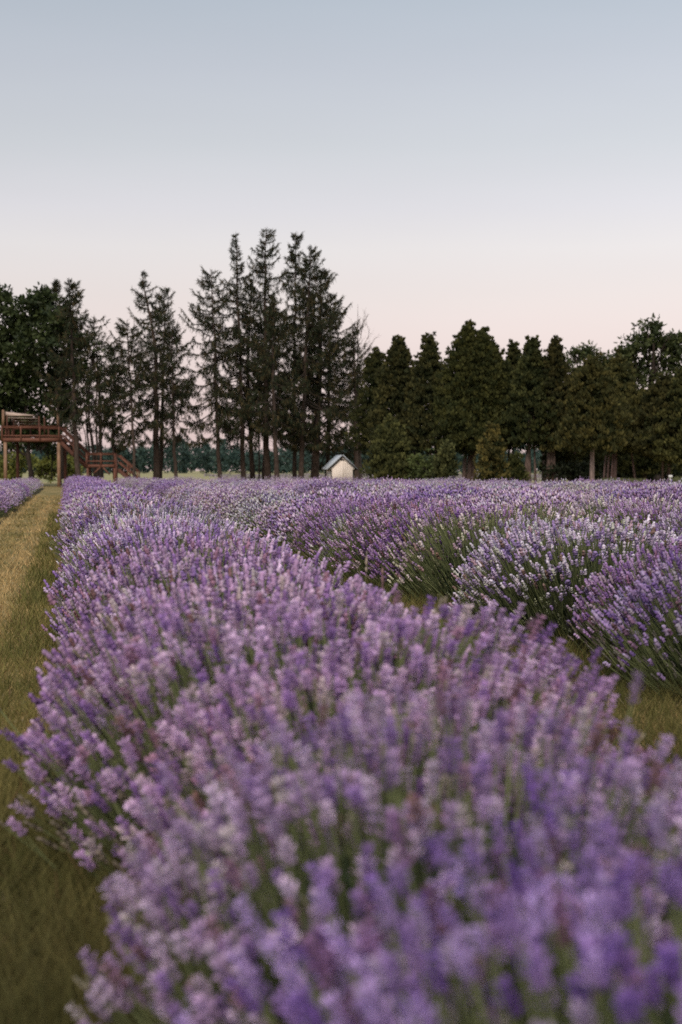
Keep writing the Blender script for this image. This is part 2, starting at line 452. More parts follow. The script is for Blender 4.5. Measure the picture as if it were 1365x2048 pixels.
def bush_arrays(seed, lod, stalks, bloom=1.0, palette=None):
    """returns (bloom parts, green parts); colours are real colours"""
    r = np.random.default_rng(seed)
    A, Cc, z0 = 0.66, 0.60, 0.02
    f1, f2 = bumps(r, 6, 3.2), bumps(r, 8, 7.0)
    n = stalks
    th = r.random(n) * 2 * math.pi
    se = 0.10 + 0.90 * r.random(n) ** 0.9
    ce = np.sqrt(1 - se ** 2)
    ch, sv = ce ** 0.72, se ** 0.85
    dome = np.stack([ch * np.cos(th), ch * np.sin(th), sv], 1)
    rad = 1 + 0.10 * f1(dome) + 0.05 * f2(dome) + r.normal(size=n) * 0.065
    tip = dome * np.array([A, A, Cc]) * rad[:, None] + np.array([0, 0, z0])
    d = norm(norm(tip - np.array([0, 0, -0.25])) + np.array([0, 0, 0.38]) + r.normal(size=(n, 3)) * 0.13)
    keep = (r.random(n) < np.clip(bloom * (0.98 + 0.5 * f2(dome * 1.3)) * np.clip(0.02 + se * 2.3, 0, 1), 0, 1))
    pal = np.array(palette if palette is not None else [(0.55, 0.43, 0.61), (0.72, 0.63, 0.74), (0.36, 0.25, 0.49), (0.46, 0.31, 0.38), (0.61, 0.59, 0.54), (0.26, 0.17, 0.15)])
    wts = np.array([0.34, 0.27, 0.2, 0.08, 0.07, 0.04])[:len(pal)]; wts = wts / wts.sum()
    idx = r.choice(len(pal), n, p=wts)
    cl = pal[idx] * (0.8 + 0.4 * r.random((n, 1)))
    if lod == 0:
        L = 0.030 + 0.048 * r.random(n); W = 0.018 + 0.006 * r.random(n) + 0.10 * L
    elif lod == 1:
        L, W = 0.028 + 0.032 * r.random(n), 0.019 + 0.013 * r.random(n)
    else:
        L, W = 0.045 + 0.028 * r.random(n), 0.028 + 0.012 * r.random(n)
    green = []; bl = []
    gcol = np.array([0.17, 0.20, 0.09])
    # stalks
    SL = 0.20 + 0.13 * r.random(n)
    if lod < 2:
        wv = 0.0016 if lod == 0 else 0.0022
        bend = r.normal(size=(n, 3)) * 0.015
        side = norm(np.cross(d, norm(r.normal(size=(n, 3)))))
        b0 = tip - d * SL[:, None] + bend
        V = np.stack([b0 - side * wv, b0 + side * wv, tip + side * wv, tip - side * wv], 1)
        s2 = np.cross(d, side)
        V2 = np.stack([b0 - s2 * wv, b0 + s2 * wv, tip + s2 * wv, tip - s2 * wv], 1)
        V = np.concatenate([V, V2])
        cg = gcol * (0.8 + 0.6 * r.random((2 * n, 1)))
        green.append((V.reshape(-1, 3), np.arange(8 * n).reshape(2 * n, 4), np.repeat(cg, 4, axis=0)))
    else:
        m_ = n // 2
        side = norm(np.cross(d[:m_], norm(r.normal(size=(m_, 3))))) * 0.006
        b0 = tip[:m_] - d[:m_] * SL[:m_, None]
        V = np.stack([b0 - side, b0 + side, tip[:m_]], 1)
        cg = gcol * (0.8 + 0.6 * r.random((m_, 1)))
        green.append((V.reshape(-1, 3), np.arange(3 * m_).reshape(m_, 3), np.repeat(cg, 3, axis=0)))
    # blooms
    Fm = frames(d, r)
    S = np.stack([W, W, L], 1)
    kk = np.where(keep)[0]
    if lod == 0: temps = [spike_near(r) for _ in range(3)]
    elif lod == 1: temps = [spike_mid(r) for _ in range(4)]
    else: temps = [spike_far(r)]
    for i, tmp in enumerate(temps):
        q = kk[i::len(temps)]
        bl.append(inst(*tmp, tip[q] - d[q] * L[q, None] * 0.2, Fm[q], S[q], cl[q]))
    # spent or unopened green heads where there is no bloom
    q = np.where(~keep)[0]
    if len(q) and lod < 2:
        bl.append(inst(*spike_mid(r), tip[q], Fm[q], S[q] * np.array([0.45, 0.45, 0.8]), np.array([0.30, 0.31, 0.20]) * (0.7 + 0.6 * r.random((len(q), 1)))))
    # leaves
    nl = {0: 4200, 1: 2200, 2: 420, 3: 120}[lod]
    th = r.random(nl) * 6.283; se = r.random(nl) ** 0.8; ce = np.sqrt(1 - se ** 2)
    dm = np.stack([ce * np.cos(th), ce * np.sin(th), se], 1)
    rr = (0.44 + 0.28 * r.random(nl)) * (1 + 0.1 * f1(dm))
    P = dm * np.array([A, A, Cc]) * rr[:, None] + np.array([0, 0, z0])
    dl = norm(dm + np.array([0, 0, 0.5]) + r.normal(size=(nl, 3)) * 0.35)
    k = {0: 1.0, 1: 1.5, 2: 3.4, 3: 5}[lod]
    Sx = np.stack([np.full(nl, 0.0045 * k), np.full(nl, 0.0045 * k), 0.05 + 0.05 * r.random(nl)], 1)
    cg = np.array([0.06, 0.085, 0.038]) * (0.6 + 0.8 * r.random((nl, 1)))
    green.append(inst(LEAF_V, LEAF_F, LEAF_C, P, frames(dl, r), Sx, cg))
    # woody heart of the shrub
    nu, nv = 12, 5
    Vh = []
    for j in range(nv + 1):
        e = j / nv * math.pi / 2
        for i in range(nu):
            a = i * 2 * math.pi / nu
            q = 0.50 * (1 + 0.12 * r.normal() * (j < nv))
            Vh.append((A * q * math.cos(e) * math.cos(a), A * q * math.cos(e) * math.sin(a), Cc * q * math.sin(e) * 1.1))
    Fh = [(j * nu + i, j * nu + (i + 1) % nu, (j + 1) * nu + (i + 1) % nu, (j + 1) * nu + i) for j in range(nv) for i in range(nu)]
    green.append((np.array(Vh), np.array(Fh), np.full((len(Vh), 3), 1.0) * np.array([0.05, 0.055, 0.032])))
    return bl, green

bush_lib = {}
for lod, nvar, st in ((0, 2, 1300), (1, 3, 1800), (2, 4, 1500)):
    for v in range(nvar):
        bloomf = 1.0
        bl, gr = bush_arrays(100 + lod * 10 + v, lod, st, bloomf)
        bush_lib[(lod, v)] = (mk_mesh('lavender_bloom', bl, M_bloom), mk_mesh('lavender_foliage', gr, M_leaf))
for lod, st in ((0, 1000), (1, 1300), (2, 900)):        # sparse bushes that show their green stalks
    bl, gr = bush_arrays(177 + lod, lod, st, 0.75 if lod == 0 else 0.38)
    bush_lib[(lod, 'sparse')] = (mk_mesh('lavender_bloom', bl, M_bloom), mk_mesh('lavender_foliage', gr, M_leaf))

TINTS = {'deep violet': (0.76, 0.66, 0.90), 'mid purple': (0.92, 0.84, 1.0), 'pale lilac': (1.12, 1.12, 1.10),
         'grey lilac': (0.98, 1.06, 0.92), 'rosy mauve': (1.02, 0.90, 0.95)}

def layout():
    r = np.random.default_rng(5)
    L = []
    for k in range(-2, 30):
        t = T0 + PITCH * k
        s = 0.75 if k >= 0 else 2.0
        if k > 0: s += r.random() * 0.6
        i = 0
        while s < 115:
            tt = t + r.normal() * 0.05 + (float(np.interp(s, [0, 2.3, 3.4, 4.7, 6.3, 10, 14], [0.16, 0.14, 0.10, -0.02, 0.02, 0.06, 0.10])) if k == 0 else 0.0)
            p = row_xy(s, tt)
            if p[1] > 0.6:
                px = 682.5 + p[0] / p[1] * F_PX
                marg = 0.75 / p[1] * F_PX
                d = float(np.hypot(*p))
                if -marg < px < 1365 + marg and p[1] < far_limit(px):
                    L.append(dict(k=k, i=i, s=s, t=tt, x=p[0], y=p[1], d=d, px=px))
                    i += 1
            s += (1.08 + 0.30 * r.random()) if k else (0.80 + 0.14 * r.random())
    return L, r
spots, rb = layout()
# the 290 that show largest are things, the rest is one mass
vis = sorted(spots, key=lambda q: q['d'] + (6 if q['k'] < 0 else 0) + (8 if q['k'] > 5 else 0))
keepn = 290
print('bushes', len(spots), 'farthest single', vis[min(keepn, len(vis)) - 1]['d'])

ORD = ['nearest', 'second', 'third', 'fourth', 'fifth', 'sixth', 'seventh', 'eighth', 'ninth', 'tenth', 'eleventh', 'twelfth']
ROWN = {-1: 'row left of the grass path', -2: 'outer row left of the grass path', 0: 'foreground row', 1: 'second row right of the grass gap', 2: 'third row', 3: 'fourth row', 4: 'fifth row', 5: 'sixth row'}
ROW2 = ['deep violet', 'deep violet', 'pale lilac', 'pale lilac', 'sparse', 'deep violet', 'mid purple', 'sparse', 'deep violet', 'mid purple', 'pale lilac', 'sparse', 'deep violet']
def tint_of(q):
    k, s, t = q['k'], q['s'], q['t']
    x = rb.random()
    if k == 0:
        if s < 1.5: return 'grey lilac'
        if s < 2.4: return 'deep violet'
        if s < 3.2: return 'mid purple'
        if s < 5.4: return 'rosy mauve'
        if s < 6.5: return 'mid purple'
        if s < 14: return 'pale lilac' if x < 0.55 else 'mid purple'
        if s < 26: return 'grey lilac' if x < 0.35 else ('pale lilac' if x < 0.6 else 'deep violet')
        return 'deep violet' if x < 0.5 else 'mid purple'
    if k == 1 and q['i'] < len(ROW2): return ROW2[q['i']]
    if k >= 1 and q['d'] > 7 and x < 0.12: return 'sparse'
    return ['pale lilac', 'grey lilac', 'deep violet', 'pale lilac', 'pale lilac', 'mid purple'][int(rb.random() * 6)]

cnt = {}
ONES = ['', 'first', 'second', 'third', 'fourth', 'fifth', 'sixth', 'seventh', 'eighth', 'ninth', 'tenth', 'eleventh', 'twelfth', 'thirteenth', 'fourteenth',
        'fifteenth', 'sixteenth', 'seventeenth', 'eighteenth', 'nineteenth']
TENS = {2: 'twenti', 3: 'thirti', 4: 'forti', 5: 'fifti', 6: 'sixti', 7: 'seventi', 8: 'eighti', 9: 'nineti'}
def ordinal(n):
    if n < 20: return ONES[n]
    if n % 10 == 0: return TENS[n // 10] + 'eth'
    return TENS[n // 10][:-1] + 'y-' + ONES[n % 10]
def landmark(px):
    for lim, nm in ((125, 'the platform'), (290, 'the stairs'), (400, 'the left spruces'), (610, 'the tall spruces'), (740, 'the cream shed'), (900, 'the low conifers'),
                    (1050, 'the broadest cedar'), (1170, 'the thin trunks'), (1280, 'the pale trunk')):
        if px < lim: return nm
    return 'the right edge trees'
def scale_of(q):
    base = (1.20 if q['d'] < 45 else 1.13) if q['d'] > 4.2 else 1.06
    if q['k'] == 0 and 4.2 < q['d'] < 40: base *= 0.97
    if q['k'] == 0 and q['s'] > 55: base *= 1.10
    if q['k'] == -1: base *= 0.92
    return base * ((0.86 + 0.26 * rb.random()) if q['k'] else (0.94 + 0.12 * rb.random()))

for n_, q in enumerate(vis):
    q['single'] = n_ < keepn
for q in sorted(vis, key=lambda a: (a['k'], a['s'])):
    tint = tint_of(q)
    q['tint'] = tint
    q['sc'] = scale_of(q); q['rz'] = rb.random() * 6.283
    if not q['single']: continue
    j = cnt.get(q['k'], 0); cnt[q['k']] = j + 1
    sparse = tint == 'sparse'
    if sparse: tint = 'grey lilac'
    state = 'sparse green stalked' if sparse or (q['k'] == 0 and j == 0) else tint
    if q['k'] == 0: lab = f"{state} lavender bush, {ordinal(j + 1)} from the camera up the foreground row"
    else:
        rw = 'row left of the path' if q['k'] == -1 else ('outermost left row' if q['k'] == -2 else f"{ordinal(q['k'] + 1)} row")
        lab = f"{state} lavender bush, {ordinal(j + 1)} in the {rw}, below {landmark(q['px'])}"
    root = thing('lavender_bush', lab, 'lavender bush', (q['x'], q['y'], 0), q['rz'], 'lavender bushes planted in rows')
    root.scale = (q['sc'] * (((1.05 if q['k'] == 0 else 1.12) if q['d'] > 4.0 else 1.0) + 0.04 * rb.normal()),) * 2 + (q['sc'],)
    if q['k'] == 0 and j == 0: sparse = True
    lod = 0 if q['d'] < 4.6 else (1 if q['d'] < 19 else 2)
    nv = {0: 2, 1: 3, 2: 4}[lod]
    key = (lod, 'sparse') if sparse else (lod, int(rb.random() * nv))
    mb, mg = bush_lib[key]
    jit = 0.93 + 0.14 * rb.random(3)
    link('bloom', mb, root, color=tuple(np.array(TINTS[tint]) * jit), kind='stuff')
    gg = 0.85 + 0.3 * rb.random()
    link('foliage', mg, root, color=(gg, gg, gg), kind='stuff')

# the far rest of the field, past three hundred bushes: one mass
far_b, far_g = [], []
libs = []
for v in range(4):
    bl, gr = bush_arrays(300 + v, 2, 230, 1.0)
    libs.append((bl, gr[:1] + gr[-1:]))
for q in vis[keepn:]:
    v = int(rb.random() * 4)
    c, s = math.cos(q['rz']), math.sin(q['rz'])
    Mx = np.array([[1.1 * c, -1.1 * s, 0], [1.1 * s, 1.1 * c, 0], [0, 0, 1.0]]) * q['sc']
    tt = np.array(TINTS.get(q['tint'], (0.9, 0.95, 0.85)))
    for dst, src, mul in ((far_b, libs[v][0], tt), (far_g, libs[v][1], np.ones(3))):
        for (V, F, C) in src:
            dst.append((V @ Mx.T + np.array([q['x'], q['y'], 0]), F, C * mul))
if far_b:
    fl = thing('far_lavender', 'mass of lavender rows at the far edge of the field before the trees', 'lavender field')
    fl['kind'] = 'stuff'
    link('bloom', mk_mesh('far_bloom', far_b, M_bloom), fl, kind='stuff')
    link('foliage', mk_mesh('far_foliage', far_g, M_leaf), fl, kind='stuff')

# tall seed stalks of weeds that rise out of the hedge in the foreground
def strand(x, y, h, lean, label, tone):
    r = np.random.default_rng(int(abs(x * 1000) + y * 100))
    pts = np.array([(0, 0, 0), (lean * 0.3, 0, h * 0.5), (lean, 0, h)])
    root = thing('seed_stalk', label, 'weed', (x, y, 0))
    link('stem', mk_mesh('stem', [tube(pts, [0.0025, 0.002, 0.0015], 4, (0.22, 0.20, 0.10))], M_leaf), root)
    tv = spike_mid(r)
    P = np.array([[lean, 0, h - 0.01]]); Fm = frames(np.array([[lean * 0.3, 0, 1.0]]), r)
    link('seed_head', mk_mesh('seed_head', [inst(*tv, P, Fm, np.array([[0.016, 0.016, 0.10]]), np.array([tone]))], M_bloom), root)
p = row_xy(6.4, 1.3); strand(p[0], p[1], 0.74, 0.05, 'pale dry seed stalk rising where the foreground row meets the dark gap', (0.5, 0.42, 0.33))
p = row_xy(5.6, 1.28); strand(p[0], p[1], 0.72, -0.03, 'thin brownish seed stalk at right edge of the foreground row', (0.36, 0.22, 0.22))

# ------------------------------------------------------------------ trees
def wood_parts(path, r0, r1, n=7, c=(0.07, 0.052, 0.042)):
    k = len(path)
    rr = np.linspace(1, 0, k) ** 0.85 * (r0 - r1) + r1
    rr[0] *= 1.25
    return tube(path, rr, n, c)

CARD_V = np.array([(-0.5, 0, 0), (0.5, 0, 0), (0.35, 0, 1.0), (-0.2, 0.1, 0.9)], float)
CARD_F = np.array([(0, 1, 2, 3)])
CARD_C = np.ones((4, 3))
SPRAY_V = np.array([(-0.22, 0, 0.0), (0.25, 0.05, 0.1), (0.05, 0, 1.15), (-0.5, 0.0, 0.72), (0.5, 0.1, 0.66)], float)
SPRAY_F = np.array([(0, 1, 2), (0, 2, 3), (1, 4, 2)])
SPRAY_C = np.ones((5, 3))

def resample(path, k):
    path = np.asarray(path, float)
    t = np.linspace(0, 1, len(path)); tt = np.linspace(0, 1, k)
    return np.stack([np.interp(tt, t, path[:, i]) for i in range(3)], 1)

def spruce(label, Y, pxb, pxt, pyt, wpx, crown_py, seed, rtrunk=0.2, mid=None, dens=1.0, prof=0.75, lift=0.0, tone=(1, 1, 1), top_thin=0.0, lowdead=12, asym=0.0, group='tall spruces in the windbreak'):
    r = np.random.default_rng(seed)
    bx, tx = X(pxb, Y), X(pxt, Y); H = Z(pyt, Y)
    root = thing('spruce_tree', label, 'spruce tree', (bx, Y, 0), 0, group)
    path = [(0, 0, -0.05)]
    if mid: path.append((X(mid[0], Y) - bx, 0.1, Z(mid[1], Y)))
    else: path.append(((tx - bx) * 0.45 + r.normal() * 0.08, 0.1 * r.normal(), H * 0.5))
    path.append((tx - bx, 0.0, H))
    zs = np.array([p_[2] for p_ in path]); pp = np.array(path, float)
    def axis(z):
        z = np.atleast_1d(z)
        return np.stack([np.interp(z, zs, pp[:, 0]), np.interp(z, zs, pp[:, 1]), z], 1)
    tp = axis(np.linspace(-0.05, H, 14)); tp[1:-1, :2] += r.normal(size=(12, 2)) * 0.035
    link('trunk', mk_mesh('trunk', [wood_parts(tp, rtrunk, 0.02, 8)], M_bark, True), root)
    zc = Z(crown_py, Y); Wm = 1.28 * wpx * Y / F_PX; prof = prof * 0.78
    wood, leaf = [], []
    zc = zc + 0.6; z = zc; nb = 0
    Pn, Dn, Sn = [], [], []
    while z < H - 0.15:
        u = (z - zc) / (H - zc)
        for b in range(int(r.integers(3, 5))):
            zz = z + r.normal() * 0.12
            az = r.random() * 2 * math.pi
            wloc = Wm * ((1 - u) ** prof) * (0.45 + 0.75 * min(1, u * 3 + 0.55)) * (1 - top_thin * max(0, u - 0.5) * 2 * 0.7)
            length = max(0.22, wloc * (0.40 + 0.85 * r.random() ** 0.9) * (1 + asym * math.cos(az)))
            if r.random() < 0.10: length *= 1.15
            up = -0.22 + 0.62 * u ** 1.3 + lift * 0.7 + 0.12 * r.normal()       # lower limbs hang, upper ones rise
            k = 6
            t = np.linspace(0, 1, k)
            sag = -0.30 * (1 - u) * length
            hz = length * t
            vz = up * length * t * 0.8 + sag * np.sin(t * math.pi * 0.75) + 0.34 * length * t ** 4
            base = axis(zz)[0]
            br = base + np.stack([np.cos(az) * hz, np.sin(az) * hz, vz], 1)
            br[1:, :] += r.normal(size=(k - 1, 3)) * 0.03 * length
            wood.append(tube(br, np.linspace(0.028 + 0.012 * length, 0.006, k), 3, (0.05, 0.04, 0.032)))
            m = int((14 + 58 * length) * dens)
            tq = r.random(m) ** 0.75 * 0.93 + 0.07
            if u < 0.35: tq = 0.25 + 0.75 * tq
            pos = np.stack([np.interp(tq, t, br[:, i]) for i in range(3)], 1)
            dirb = norm(br[-1] - br[0]); lat = norm(np.cross(dirb, [0, 0, 1.0]))
            sgn = np.where(r.random(m) < 0.5, -1, 1)[:, None]
            spread = (0.06 + 0.20 * length * (1 - tq) ** 0.8)[:, None] * r.random((m, 1))
            pos = pos + lat * sgn * spread
            pos[:, 2] -= spread[:, 0] * 0.35
            dd = dirb * (0.55 + 0.3 * r.random((m, 1))) + lat * sgn * 0.6 * r.random((m, 1)) + r.normal(size=(m, 3)) * 0.25
            hang = r.random(m) < (0.62 * (1 - u) + 0.12)
            dd[hang] = dd[hang] * 0.35 + np.array([0, 0, -1.0]) * (0.6 + 0.5 * r.random((hang.sum(), 1)))
            ln = np.where(hang, 0.16 + 0.26 * r.random(m), 0.14 + 0.16 * r.random(m))
            Pn.append(pos); Dn.append(dd); Sn.append(np.stack([0.055 + 0.05 * r.random(m), np.full(m, 0.08), ln], 1))
            nb += 1
        z += (0.26 + 0.20 * r.random()) * (1.45 - 0.6 * u)
    # leading shoot
    m = 26
    zt = H - 0.9 * r.random(m); pos = axis(zt); dd = np.stack([r.normal(size=m) * 0.6, r.normal(size=m) * 0.6, np.ones(m) * 0.8], 1)
    Pn.append(pos); Dn.append(dd); Sn.append(np.stack([np.full(m, 0.06), np.full(m, 0.06), 0.14 + 0.16 * r.random(m)], 1))
    P = np.concatenate(Pn); D = np.concatenate(Dn); S = np.concatenate(Sn) * np.array([0.58, 1, 1.1])
    q = 0.55 + 0.9 * r.random((len(P), 1))
    kk = r.random((len(P), 1))
    warm = np.where(kk < 0.28, 1.0, 0.0)
    base = (1 - warm) * np.array([0.030, 0.040, 0.020]) + warm * np.array([0.085, 0.066, 0.030])
    leaf.append(inst(CARD_V, CARD_F, CARD_C, P, frames(D, r), S, base * q * np.array(tone)))
    # dead snags under the crown
    for i in range(lowdead):
        zz = zc * (0.45 + 0.6 * r.random()); az = r.random() * 6.28; ln = 0.5 + 1.4 * r.random()
        t = np.linspace(0, 1, 4); b0 = axis(zz)[0]
        br = b0 + np.stack([np.cos(az) * ln * t, np.sin(az) * ln * t, (-0.15 * t - 0.25 * t ** 2) * ln], 1)
        br[1:] += r.normal(size=(3, 3)) * 0.05
        wood.append(tube(br, np.linspace(0.018, 0.004, 4), 3, (0.06, 0.05, 0.042)))
    link('branches', mk_mesh('branches', wood, M_bark), root, kind='stuff')
    link('crown', mk_mesh('crown', leaf, M_needle), root, kind='stuff')
    return root

def leaf_cloud(r, C, n, rad, size, tmpl, up=0.0, col_a=(0.04, 0.055, 0.02), col_b=(0.08, 0.09, 0.03), radial=None, shell=True):
    """n leaf sprays round each centre C (m,3) with radius rad (m,)"""
    m = len(C)
    off = norm(r.normal(size=(m, n, 3))) * ((0.45 + 0.6 * r.random((m, n, 1))) if shell else r.random((m, n, 1)) ** 0.4) * rad[:, None, None]
    P = (C[:, None, :] + off * np.array([1, 1, 0.75])).reshape(-1, 3)
    D = off.reshape(-1, 3) / np.repeat(rad, n)[:, None] + r.normal(size=(m * n, 3)) * 0.5 + np.array([0, 0, up])
    if radial is not None: D = D + np.repeat(radial, n, axis=0) * 0.8
    N = m * n
    S = np.stack([size * (0.6 + 0.6 * r.random(N)), np.full(N, size), size * (0.9 + 0.9 * r.random(N))], 1)
    k = np.clip(np.repeat(r.random((m, 1)) ** 1.5, n, axis=0) * 0.9 + r.random((N, 1)) * 0.35 - 0.05, 0, 1)
    c = (1 - k) * np.array(col_a) + k * np.array(col_b)
    c = c * (0.75 + 0.5 * r.random((N, 1)))
    return inst(*tmpl, P, frames(D, r), S, c)

SPRAY = (SPRAY_V, SPRAY_F, SPRAY_C)
CARD = (CARD_V, CARD_F, CARD_C)

def cedar(name, label, cat, Y, px, pyt, wpx, py_low, seed, trunks=((0, 0.14),), peaks=None, col_a=(0.026, 0.034, 0.013), col_b=(0.09, 0.088, 0.028), dens=1.0, group=None, shape=0.62, tsize=0.12, trunk_tone=(0.13, 0.095, 0.08)):
    """dense upright conifer, px/py in photo pixels, several leaders allowed"""
    r = np.random.default_rng(seed)
    x0 = X(px, Y); H = Z(pyt - 6, Y); zl = max(0.0, Z(py_low, Y)); W = (1.34 if name == 'cedar_tree' else 1.1) * wpx * Y / F_PX; shape = shape * 1.05
    tone_ = np.array([1.0 + 0.07 * r.normal(), 1.0 + 0.05 * r.normal(), 1.0]) * (0.8 + 0.35 * r.random()) if name == 'cedar_tree' else np.ones(3); col_a = tuple(np.array(col_a) * tone_); col_b = tuple(np.array(col_b) * tone_)
    root = thing(name, label, cat, (x0, Y, 0), 0, group)
    for (dx, tr) in trunks:
        tx = dx * Y / F_PX
        h = max(zl + (H - zl) * 0.5, 0.6)
        pts = resample([(tx, 0, -0.05), (tx * 0.7 + r.normal() * 0.04, 0, h * 0.5), (tx * 0.3, 0, h)], 6)
        link('trunk', mk_mesh('trunk', [wood_parts(pts, tr, tr * 0.35, 7, trunk_tone)], M_bark, True), root)
    f = bumps(r, 7, 2.5)
    peaks = peaks or [(0, 0)]
    cs, rads, radial, inner = [], [], [], []
    for (dx, dy) in peaks:
        pxo = dx * Y / F_PX; Hp = H - dy * Y / F_PX
        Wp = W * (0.75 if len(peaks) > 1 else 1.0)
        n = int(62 * (Hp - zl) * max(Wp, 0.5) * dens) + 30
        u = r.random(n) ** 0.9
        th = r.random(n) * 6.283
        prof = np.where(u < 0.22, 0.72 + 0.28 * (u / 0.22) ** 0.7, ((1 - u) / 0.78) ** shape)
        tipf = np.clip((1 - u) / 0.10, 0.15, 1); rr = Wp * prof * tipf * (1 + 0.22 * np.sin(th * 3 + u * 9 + seed) * (1 - u) + 0.13 * r.normal(size=n))
        q = 0.80 + 0.2 * r.random(n)
        c = np.stack([pxo * (0.55 + 0.45 * u) + rr * q * np.cos(th), rr * q * np.sin(th), zl + u * (Hp - zl)], 1)
        c[:, 2] += (0.2 + 0.3 * u) * r.random(n) ** 3; c[:, :2] += 0.16 * r.normal(size=(n, 2)); cs.append(c); rads.append(0.05 + 0.06 * prof + 0.16 * prof * r.random(n)); radial.append(np.stack([np.cos(th) * 0.7, np.sin(th) * 0.7, np.full(n, 1.5)], 1))
        ni = n // 2
        ui = r.random(ni); ti = r.random(ni) * 6.283
        pi_ = np.where(ui < 0.22, 0.72 + 0.28 * (ui / 0.22) ** 0.7, ((1 - ui) / 0.78) ** shape)
        ri = Wp * pi_ * 0.72 * np.sqrt(r.random(ni))
        inner.append(np.stack([pxo * (0.55 + 0.45 * ui) + ri * np.cos(ti), ri * np.sin(ti), zl + 0.1 + ui * (Hp - zl - 0.1) * 0.88], 1))
    cs = np.concatenate(cs); rads = np.concatenate(rads); radial = np.concatenate(radial); inner = np.concatenate(inner)
    leaf = [leaf_cloud(r, cs, 15, rads * 1.15, tsize, SPRAY, 0.7, col_a, col_b, radial),
            leaf_cloud(r, inner, 6, np.full(len(inner), 0.30), tsize * 1.5, SPRAY, 0.4, col_a, tuple(np.array(col_a) * 1.3), None, False)]
    link('crown', mk_mesh('crown', leaf, M_needle), root, kind='stuff')
    return root

def broad_tree(name, label, cat, Y, px, blobs, seed, limbs, col_a, col_b, leaf=0.17, n_per=26, dens=1.0, group=None, sub=0.42, tone=(0.05, 0.04, 0.034)):
    """blobs: (px, py, r_px) crown lobes; limbs: list of pixel polylines with base radius"""
    r = np.random.default_rng(seed)
    x0 = X(px, Y)
    root = thing(name, label, cat, (x0, Y, 0), 0, group)
    cs, cr_ = [], []
    wood = []
    k2 = Y / F_PX
    for (bx, by, br) in blobs:
        R_ = br * k2; c0 = np.array([X(bx, Y) - x0, r.normal() * R_ * 0.35, Z(by, Y)])
        m = int(dens * 9 * (R_ / 1.2) ** 2.1) + 5
        d_ = norm(r.normal(size=(m, 3))) * (0.55 + 0.5 * r.random((m, 1))) * R_
        cs.append(c0 + d_ * np.array([1, 1, 0.85])); cr_.append(sub * (0.6 + 0.8 * r.random(m)))
        root_pt = np.array([c0[0] * 0.6, 0, max(0.5, c0[2] - R_ * 1.6)])
        for j in range(3):
            e = c0 + d_[j % m] * 0.8
            pts = resample([root_pt, (root_pt + c0) / 2 + r.normal(size=3) * 0.15, c0, e], 7)
            wood.append(tube(pts, np.linspace(0.07, 0.012, 7), 4, tone))
    cs = np.concatenate(cs); cr_ = np.concatenate(cr_)
    cs[:, 2] = np.maximum(cs[:, 2], 0.25)
    link('crown', mk_mesh('crown', [leaf_cloud(r, cs, n_per, cr_, leaf, CARD, 0.1, col_a, col_b, None, False)], M_broad), root, kind='stuff')
    for pts, rad in limbs:
        p3 = resample([(X(a, Y) - x0, 0.12 * i * r.normal(), Z(b, Y)) for i, (a, b) in enumerate(pts)], 10)
        p3[1:-1, :2] += r.normal(size=(8, 2)) * 0.03
        link('trunk', mk_mesh('trunk', [wood_parts(p3, rad, rad * 0.35, 8, tone)], M_bark, True), root)
    if wood: link('branches', mk_mesh('branches', wood, M_bark), root, kind='stuff')
    return root

# --- tall central group, left to right
spruce('slim spruce at the left end of the tall central group, top leaning left', 108, 441, 424, 541, 68, 880, 21, 0.17, (432, 760), 0.8, lift=0.15)
spruce('spruce with a narrow bushy top, second of the tall central group', 110, 489, 473, 471, 66, 880, 22, 0.20, (480, 700), 0.8, top_thin=1.0)
spruce('spruce hidden mid group with bare lower trunk between two darker ones', 114, 506, 505, 560, 45, 860, 23, 0.22, (496, 740), 0.8)
spruce('tallest spruce, its leader highest of all against the sky', 111, 535, 534, 460, 66, 870, 24, 0.27, (530, 700), 0.85, prof=0.85, lift=0.1)
spruce('thin stemmed spruce standing behind the tallest one', 117, 527, 545, 590, 40, 850, 25, 0.16, None, 0.8)
spruce('grey barked spruce with a bare lower trunk right of the tallest one', 106, 554, 549, 600, 44, 860, 26, 0.20, None, 0.8, lowdead=20)
spruce('very thin dark spruce trunk behind the central group', 120, 518, 517, 690, 20, 820, 27, 0.08, None, 0.6, lowdead=6)
spruce('tall spruce with pointed top right of centre in the group', 112, 590, 592, 469, 52, 880, 28, 0.17, None, 0.9, prof=0.8)
spruce('spruce with reddish trunk and stepped right side of its crown', 109, 602, 621, 498, 62, 880, 29, 0.21, (612, 720), 0.9, prof=0.75, asym=0.08)
spruce('thick trunked spruce standing just left of the cream shed', 112, 630, 643, 540, 70, 890, 30, 0.34, None, 1.0, prof=0.8, asym=0.12)
spruce('broad dark spruce behind the cream shed', 118, 655, 663, 590, 72, 915, 31, 0.22, None, 1.1, prof=0.8, asym=0.1)
spruce('ragged spruce right of the cream shed with long rising limbs', 110, 714, 706, 655, 46, 900, 32, 0.21, (712, 800), 0.85, prof=0.6, lift=0.1)
